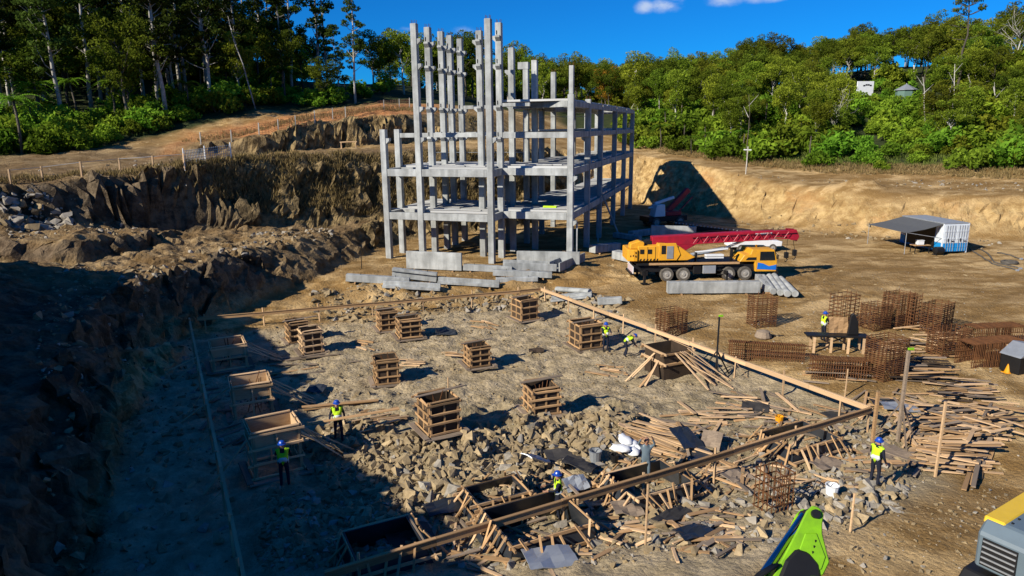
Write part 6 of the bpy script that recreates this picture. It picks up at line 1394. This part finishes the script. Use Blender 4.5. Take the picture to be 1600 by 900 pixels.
for sg in (.178, -.178):
    mb = MB(); plate(mb, [(-.20, .10), (-.40, .30), (-.56, .31), (-.70, .16), (-.62, .0), (-.28, -.02)], sg, .02); mb.build('recess_panel', 'lime', EX, bevel=.01)
    o = MB().tube([tip + sdv * sg * .9, tip + sdv * sg * 1.2], .055, 12).build('pin_cap', 'black', EX)
MB().tube([tip - sdv * .13, tip + sdv * .13], .085, 14).build('pin', 'black', EX, smooth=True)
ra, rb2 = tip - bd * .03 - upb * .06, tip - bd * 2.9 - upb * .55
MB().tube([ra, ra.lerp(rb2, .62)], .05, 12).build('ram_rod', 'chrome', EX, smooth=True); MB().tube([ra.lerp(rb2, .6), rb2], .085, 12).build('ram_barrel', 'black', EX, smooth=True)
for k in range(4):
    o_ = sdv * (.05 + .05 * k) ; MB().tube([tip - bd * 2.0 + o_ - upb * .30, tip - bd * 1.5 + o_ - upb * (.42 + .03 * k), tip - bd * 1.0 + o_ * 1.2 - upb * .28, tip - bd * .8 + o_ - upb * .16], .025, 6).build('hydraulic_hose', 'black', EX, smooth=True)
mb = MB(); plate(mb, [(-.46, .10), (-.52, .26), (-.66, .34), (-1.3, .36), (-1.6, .16), (-1.6, -.08), (-.7, -.10), (-.50, -.04)], .03, .36); mb.build('link_casting', 'black', EX, bevel=.03)
mb = MB(); plate(mb, [(-.66, .30), (-1.2, .30), (-1.4, .16), (-1.0, .18), (-.72, .2)], .225, .03); mb.build('link_plate', 'lime', EX, bevel=.01)
for k in range(5): MB().box(tip - bd * (.30 + .07 * k) + upb * (.12 + .01 * k) + sdv * .192, (.012, .012, .03)).build('decal_mark', 'black', EX)
MB().bar(tip - bd * 1.45 - upb * .04, elb - bd * 1.2 - upb * .04, .26, .3).build('boom_lower', 'lime', EX, bevel=.03); MB().bar(elb - bd * 1.0, foot_, .3, .4).build('boom_foot', 'lime', EX, bevel=.03)
part(EX, 'house', 'lime', lambda m: m.span(-1.3, 1.3, -2.2, 1.1, 1.15, 2.3), .08); part(EX, 'cab', 'mach_grey', lambda m: m.prism([(-.4, 1.2), (1.3, 1.2), (1.2, 2.2), (.8, 3.0), (-.4, 3.0)], 'x', -1.3, -.3), .06)
for s_ in (-1, 1): part(EX, 'track', 'black', lambda m: m.prism([(-2.1, .3), (-1.8, 0), (1.8, 0), (2.1, .3), (2.1, .7), (1.8, .95), (-1.8, .95), (-2.1, .7)], 'x', s_ * 1.35 - .3, s_ * 1.35 + .3), .04)
part(EX, 'turntable', 'black', lambda m: m.lathe([(.8, .9), (.8, 1.16)], (0, 0, 0), 18), 0)

# ------------------------------------------------------------------ grey and yellow machine at the right edge
_k = P(1532, 846, 2.28); _r = Matrix.Rotation(rad(32), 3, 'Z'); _o = _k - _r @ Vector((-1.22, 1.18, 0))
EG = thing('grey_excavator', 'grey machine body with yellow hood stripe at the bottom right corner', 'excavator', (_o.x, _o.y, hz(_o.x, _o.y)), rad(32))
part(EG, 'house', 'mach_grey', lambda m: m.prism([(-1.5, .95), (1.9, .95), (1.9, 2.0), (1.3, 2.25), (-1.2, 2.25), (-1.55, 1.95)], 'y', -1.15, 1.15), .06)
hd_ = part(EG, 'hood_stripe', 'mach_yellow', lambda m: m.prism([(-1.25, 2.1), (-1.2, 2.28), (1.3, 2.3), (1.35, 2.1), (1.2, 2.26), (-1.1, 2.26)][:4], 'y', .70, 1.19), .03)
for k in range(6): part(EG, 'louvre', 'mach_grey', lambda m: m.box((-1.58, -.62 + .0 * k, 1.15 + k * .13), (.06, .75, .05)), .0)
for k in range(5): part(EG, 'side_rib', 'mach_grey', lambda m: m.box((.2, -1.17, 1.2 + k * .15), (1.7, .04, .04)), 0)
part(EG, 'grille', 'black', lambda m: [m.span(-1.575, -1.5, .2, 1.0, 1.1, 1.85)], 0)
for k in range(5): part(EG, 'grille_bar', 'galv', lambda m: m.span(-1.60, -1.57, .22, .98, 1.16 + k * .15, 1.2 + k * .15), 0)
part(EG, 'exhaust', 'black', lambda m: m.tube([(.9, .5, 2.2), (.9, .5, 2.7)], .08, 10), 0); part(EG, 'hatch', 'mach_grey', lambda m: m.prism([(.2, 2.26), (1.2, 2.26), (1.2, 2.45), (.4, 2.42)], 'y', -.8, .2), .04)
part(EG, 'bolt_row', 'black', lambda m: [m.box((-1.0 + k * .35, .62, 2.27), (.05, .05, .03)) for k in range(7)], 0)
part(EG, 'cab', 'mach_grey', lambda m: m.prism([(.9, 2.26), (2.2, 2.0), (2.3, 2.6), (1.9, 3.2), (.9, 3.2)], 'y', -1.1, -.15), .05); part(EG, 'cab_window', 'glass_dark', lambda m: m.prism([(1.0, 2.4), (2.0, 2.4), (1.85, 3.0), (1.0, 3.0)], 'y', -1.13, -1.105), 0)
for s_ in (-1, 1): part(EG, 'track', 'black', lambda m: m.prism([(-1.9, .3), (-1.6, 0), (1.6, 0), (1.9, .3), (1.9, .6), (1.6, .85), (-1.6, .85), (-1.9, .6)], 'y', s_ * 1.05 - .28, s_ * 1.05 + .28), .04)
part(EG, 'slew_ring', 'black', lambda m: m.lathe([(.7, .8), (.7, .96)], (0, 0, 0), 16), 0); part(EG, 'counterweight', 'black', lambda m: m.span(-1.72, -1.52, -1.05, .1, .85, 1.1), .03)
# ------------------------------------------------------------------ broken rock
mat('rock', (.42, .32, .185), .95, var=.4, scale=2.5, rand=.28, bump=.3, bscale=9, col2=(.24, .18, .10))
mat('rock_grey', (.34, .305, .25), .95, var=.4, scale=2.5, rand=.3, bump=.3, bscale=9, col2=(.18, .165, .14))
def rock_geo(seed, sub=False):
    r = np.random.default_rng(seed); n = 9; v = rdir(r, n) * (.72 + .4 * r.random(n))[:, None] * np.array([1, r.uniform(.6, .95), r.uniform(.5, .8)])
    bm = bmesh.new(); [bm.verts.new(tuple(p)) for p in v]; res_ = bmesh.ops.convex_hull(bm, input=bm.verts); 
    bmesh.ops.delete(bm, geom=[e for e in res_['geom_interior'] if isinstance(e, bmesh.types.BMVert)], context='VERTS'); bmesh.ops.triangulate(bm, faces=bm.faces)
    me_ = bpy.data.meshes.new('rock'); bm.to_mesh(me_); bm.free(); return me_
RK = [rock_geo(k) for k in range(10)]
for m_ in RK: m_.materials.append(M_('rock'))
RKG = [m_.copy() for m_ in RK]
for m_ in RKG: m_.materials.clear(); m_.materials.append(M_('rock_grey'))
def inwin(poly, n, r):
    xs = [p[0] for p in poly]; ys = [p[1] for p in poly]; out = []
    while len(out) < n:
        x, y = r.uniform(min(xs), max(xs)), r.uniform(min(ys), max(ys)); ins = False
        for i in range(len(poly)):
            (xa, ya), (xb, yb) = poly[i], poly[(i + 1) % len(poly)]
            if (ya > y) != (yb > y) and x < (xb - xa) * (y - ya) / (yb - ya) + xa: ins = not ins
        if ins: out.append((x, y))
    return out
rr = random.Random(99); ROCKS = []
def rocks(poly, n, smin, smax, grey=.2, pw=2.5):
    w = [(p.x, p.y) for p in (G(*a) for a in poly)]
    for (x, y) in inwin(w, n, rr):
        s = smin + (smax - smin) * rr.random() ** pw; ROCKS.append((x, y, s, rr.random() < grey))
rocks([(450, 690), (560, 655), (660, 690), (780, 660), (900, 650), (1000, 655), (990, 690), (900, 720), (860, 760), (760, 790), (690, 830), (560, 830), (500, 750)], 4200, .06, .42, .08, 3.6)
rocks([(420, 760), (560, 790), (700, 840), (560, 895), (400, 890)], 900, .07, .30, .2)
rocks([(320, 520), (800, 470), (1100, 590), (1000, 650), (700, 650), (450, 690), (390, 700)], 1500, .05, .20, .1, 3.5)
rocks([(480, 455), (840, 458), (900, 470), (990, 490), (960, 520), (850, 480), (560, 505), (500, 500)], 750, .08, .45, .1, 2.5)
rocks([(700, 465), (860, 458), (990, 470), (960, 500), (850, 475), (720, 490)], 260, .12, .5, .2, 1.8)
rocks([(1000, 660), (1360, 650), (1460, 740), (1400, 790), (1250, 850), (950, 890), (700, 890), (860, 770)], 1900, .05, .32, .35, 3.2)
rocks([(1240, 770), (1420, 750), (1400, 800), (1270, 830)], 200, .08, .42, .6, 2.2)
rocks([(0, 305), (40, 300), (110, 330), (120, 352), (0, 352)], 170, .15, .75, .75, 1.8)
rocks([(0, 345), (200, 350), (230, 380), (0, 375)], 220, .06, .35, .4)
rocks([(200, 450), (290, 400), (420, 360), (510, 352), (520, 372), (430, 385), (320, 410), (250, 480)], 380, .06, .4, .35, 3)
rocks([(100, 400), (280, 420), (330, 600), (380, 880), (60, 890), (60, 500)], 900, .08, .4, .15, 3)
rocks([(0, 272), (300, 245), (560, 236), (560, 262), (300, 280), (0, 300)], 350, .06, .3, .5, 3)
rocks([(1000, 500), (1500, 470), (1600, 600), (1500, 640), (1200, 580)], 500, .04, .15, .2, 3)
rocks([(1250, 820), (1500, 780), (1600, 700), (1600, 900), (1300, 900)], 350, .03, .14, .2, 3)
rocks([(1150, 330), (1300, 350), (1600, 380), (1600, 400), (1300, 372), (1180, 368)], 260, .06, .4, .1, 2.5)
rocks([(1150, 275), (1600, 285), (1600, 300), (1150, 292)], 220, .06, .35, .3, 2.5)
rocks([(1200, 640), (1360, 660), (1440, 640), (1440, 700), (1300, 760), (1200, 720)], 380, .06, .3, .5, 2.5)
rocks([(330, 520), (800, 475), (1120, 590), (1350, 650), (1450, 760), (1250, 860), (900, 890), (560, 890), (420, 800)], 3200, .025, .085, .3, 1.5)
rocks([(1050, 480), (1250, 420), (1600, 420), (1600, 890), (1350, 890), (1420, 700), (1200, 560)], 1500, .02, .07, .3, 1.5)
ROCKS.sort(key=lambda t: -t[2] / max(8.0, math.hypot(t[0], t[1], 12)))
for i, (x, y, s, gy) in enumerate(ROCKS[:300]):
    o = put('rock', (RKG if gy else RK)[i % 10], None, ground); o.location = (x, y, hz(x, y) + s * .06); o.rotation_euler = (rr.uniform(-.5, .5), rr.uniform(-.5, .5), rr.uniform(0, 6.28)); o.scale = (s, s * rr.uniform(.8, 1.1), s)
RV = []
for m_ in RK:
    v = np.zeros(len(m_.vertices) * 3); m_.vertices.foreach_get('co', v); RV.append((v.reshape(-1, 3), np.array([tuple(p.vertices) for p in m_.polygons])))
for gy, nm, mt in ((False, 'rubble', 'rock'), (True, 'grey_rubble', 'rock_grey')):
    vs, fs, n0 = [], [], 0
    for k, (x, y, s, g_) in enumerate(ROCKS[300:]):
        if g_ != gy: continue
        v, f = RV[k % 10]; E_ = Euler((rr.uniform(-.6, .6), rr.uniform(-.6, .6), rr.uniform(0, 6.28))).to_matrix(); vs.append(v @ np.array(E_).T * s + np.array([x, y, hz(x, y) + s * .05])); fs.append(f + n0); n0 += len(v)
    me_ = bpy.data.meshes.new(nm); V_ = np.concatenate(vs); F_ = np.concatenate(fs); me_.vertices.add(len(V_)); me_.vertices.foreach_set('co', V_.ravel()); me_.loops.add(F_.size); me_.loops.foreach_set('vertex_index', F_.ravel()); me_.polygons.add(len(F_)); me_.polygons.foreach_set('loop_start', np.arange(0, F_.size, 3)); me_.polygons.foreach_set('loop_total', np.full(len(F_), 3)); me_.update(calc_edges=True)
    me_.polygons.foreach_set('use_smooth', np.zeros(len(F_), bool)); me_.materials.append(M_(mt)); o = stuff(bpy.data.objects.new(nm, me_)); COL.objects.link(o); o['label'] = 'broken tan rock and gravel strewn over the pit' if not gy else 'broken grey rock strewn over pit and banks'; o['category'] = 'rubble'

# ------------------------------------------------------------------ dry grass on the banks and rough grass by the roads
def grass(nm, polys, mt, lb, seed):
    g = np.random.default_rng(seed); r = random.Random(seed); C_, X_, Y_ = [], [], []
    for poly, n, h in polys:
        for (x, y) in inwin(poly, n, r):
            b_ = np.array([x, y, hz(x, y) - .03]); an = r.uniform(0, 6.28)
            for k in range(5):
                d = np.array([math.cos(an + k * 1.3) * r.uniform(.15, .7), math.sin(an + k * 1.3) * r.uniform(.15, .7), 1.0]); d /= np.linalg.norm(d); ln = h * r.uniform(.5, 1.2); C_.append(b_ + d * ln / 2 + g.normal(size=3) * .06); X_.append(d * ln / 2); sd_ = np.cross(d, [math.cos(an * 2 + k), math.sin(an * 2 + k), .1]); Y_.append(sd_ / (np.linalg.norm(sd_) + 1e-6) * .035)
    me_ = quads_mesh(nm, np.array(C_), np.array(X_), np.array(Y_), g.random(len(C_)), mt); o = stuff(bpy.data.objects.new(nm, me_)); COL.objects.link(o); o['label'] = lb; o['category'] = 'grass'
grass('dry_grass', [([(-30, 62.5), (-25.5, 69), (-16.5, 77), (-7, 83), (2, 91), (4, 86), (-5, 79.5), (-15, 72), (-23, 66.3), (-28.4, 62.2)], 4600, .7), ([(-44, 53), (-39, 56.8), (-29, 62), (-25, 69.5), (-27, 71), (-31, 64), (-41, 59), (-50, 56)], 1100, .5), ([(-42, 90), (-32, 97), (-18, 108), (-4, 116), (-6, 120), (-22, 112), (-40, 98)], 900, .6), ([(24, 116), (33, 104), (42, 94), (60, 86), (90, 77), (92, 80), (62, 90), (44, 99), (34, 110), (26, 122)], 2600, .6)], 'grass_dry', 'dry tan grass hanging on the banks and road edges', 5)
grass('green_grass', [([(24, 120), (34, 108), (44, 98), (60, 90), (92, 80), (130, 58), (134, 64), (95, 88), (62, 98), (46, 108), (30, 128)], 3800, .7), ([(-100, 62), (-66, 75), (-55, 85), (-47, 100), (-50, 104), (-60, 92), (-100, 72)], 1800, .6)], 'grass_green', 'rough green grass along the edges of the woods', 6)
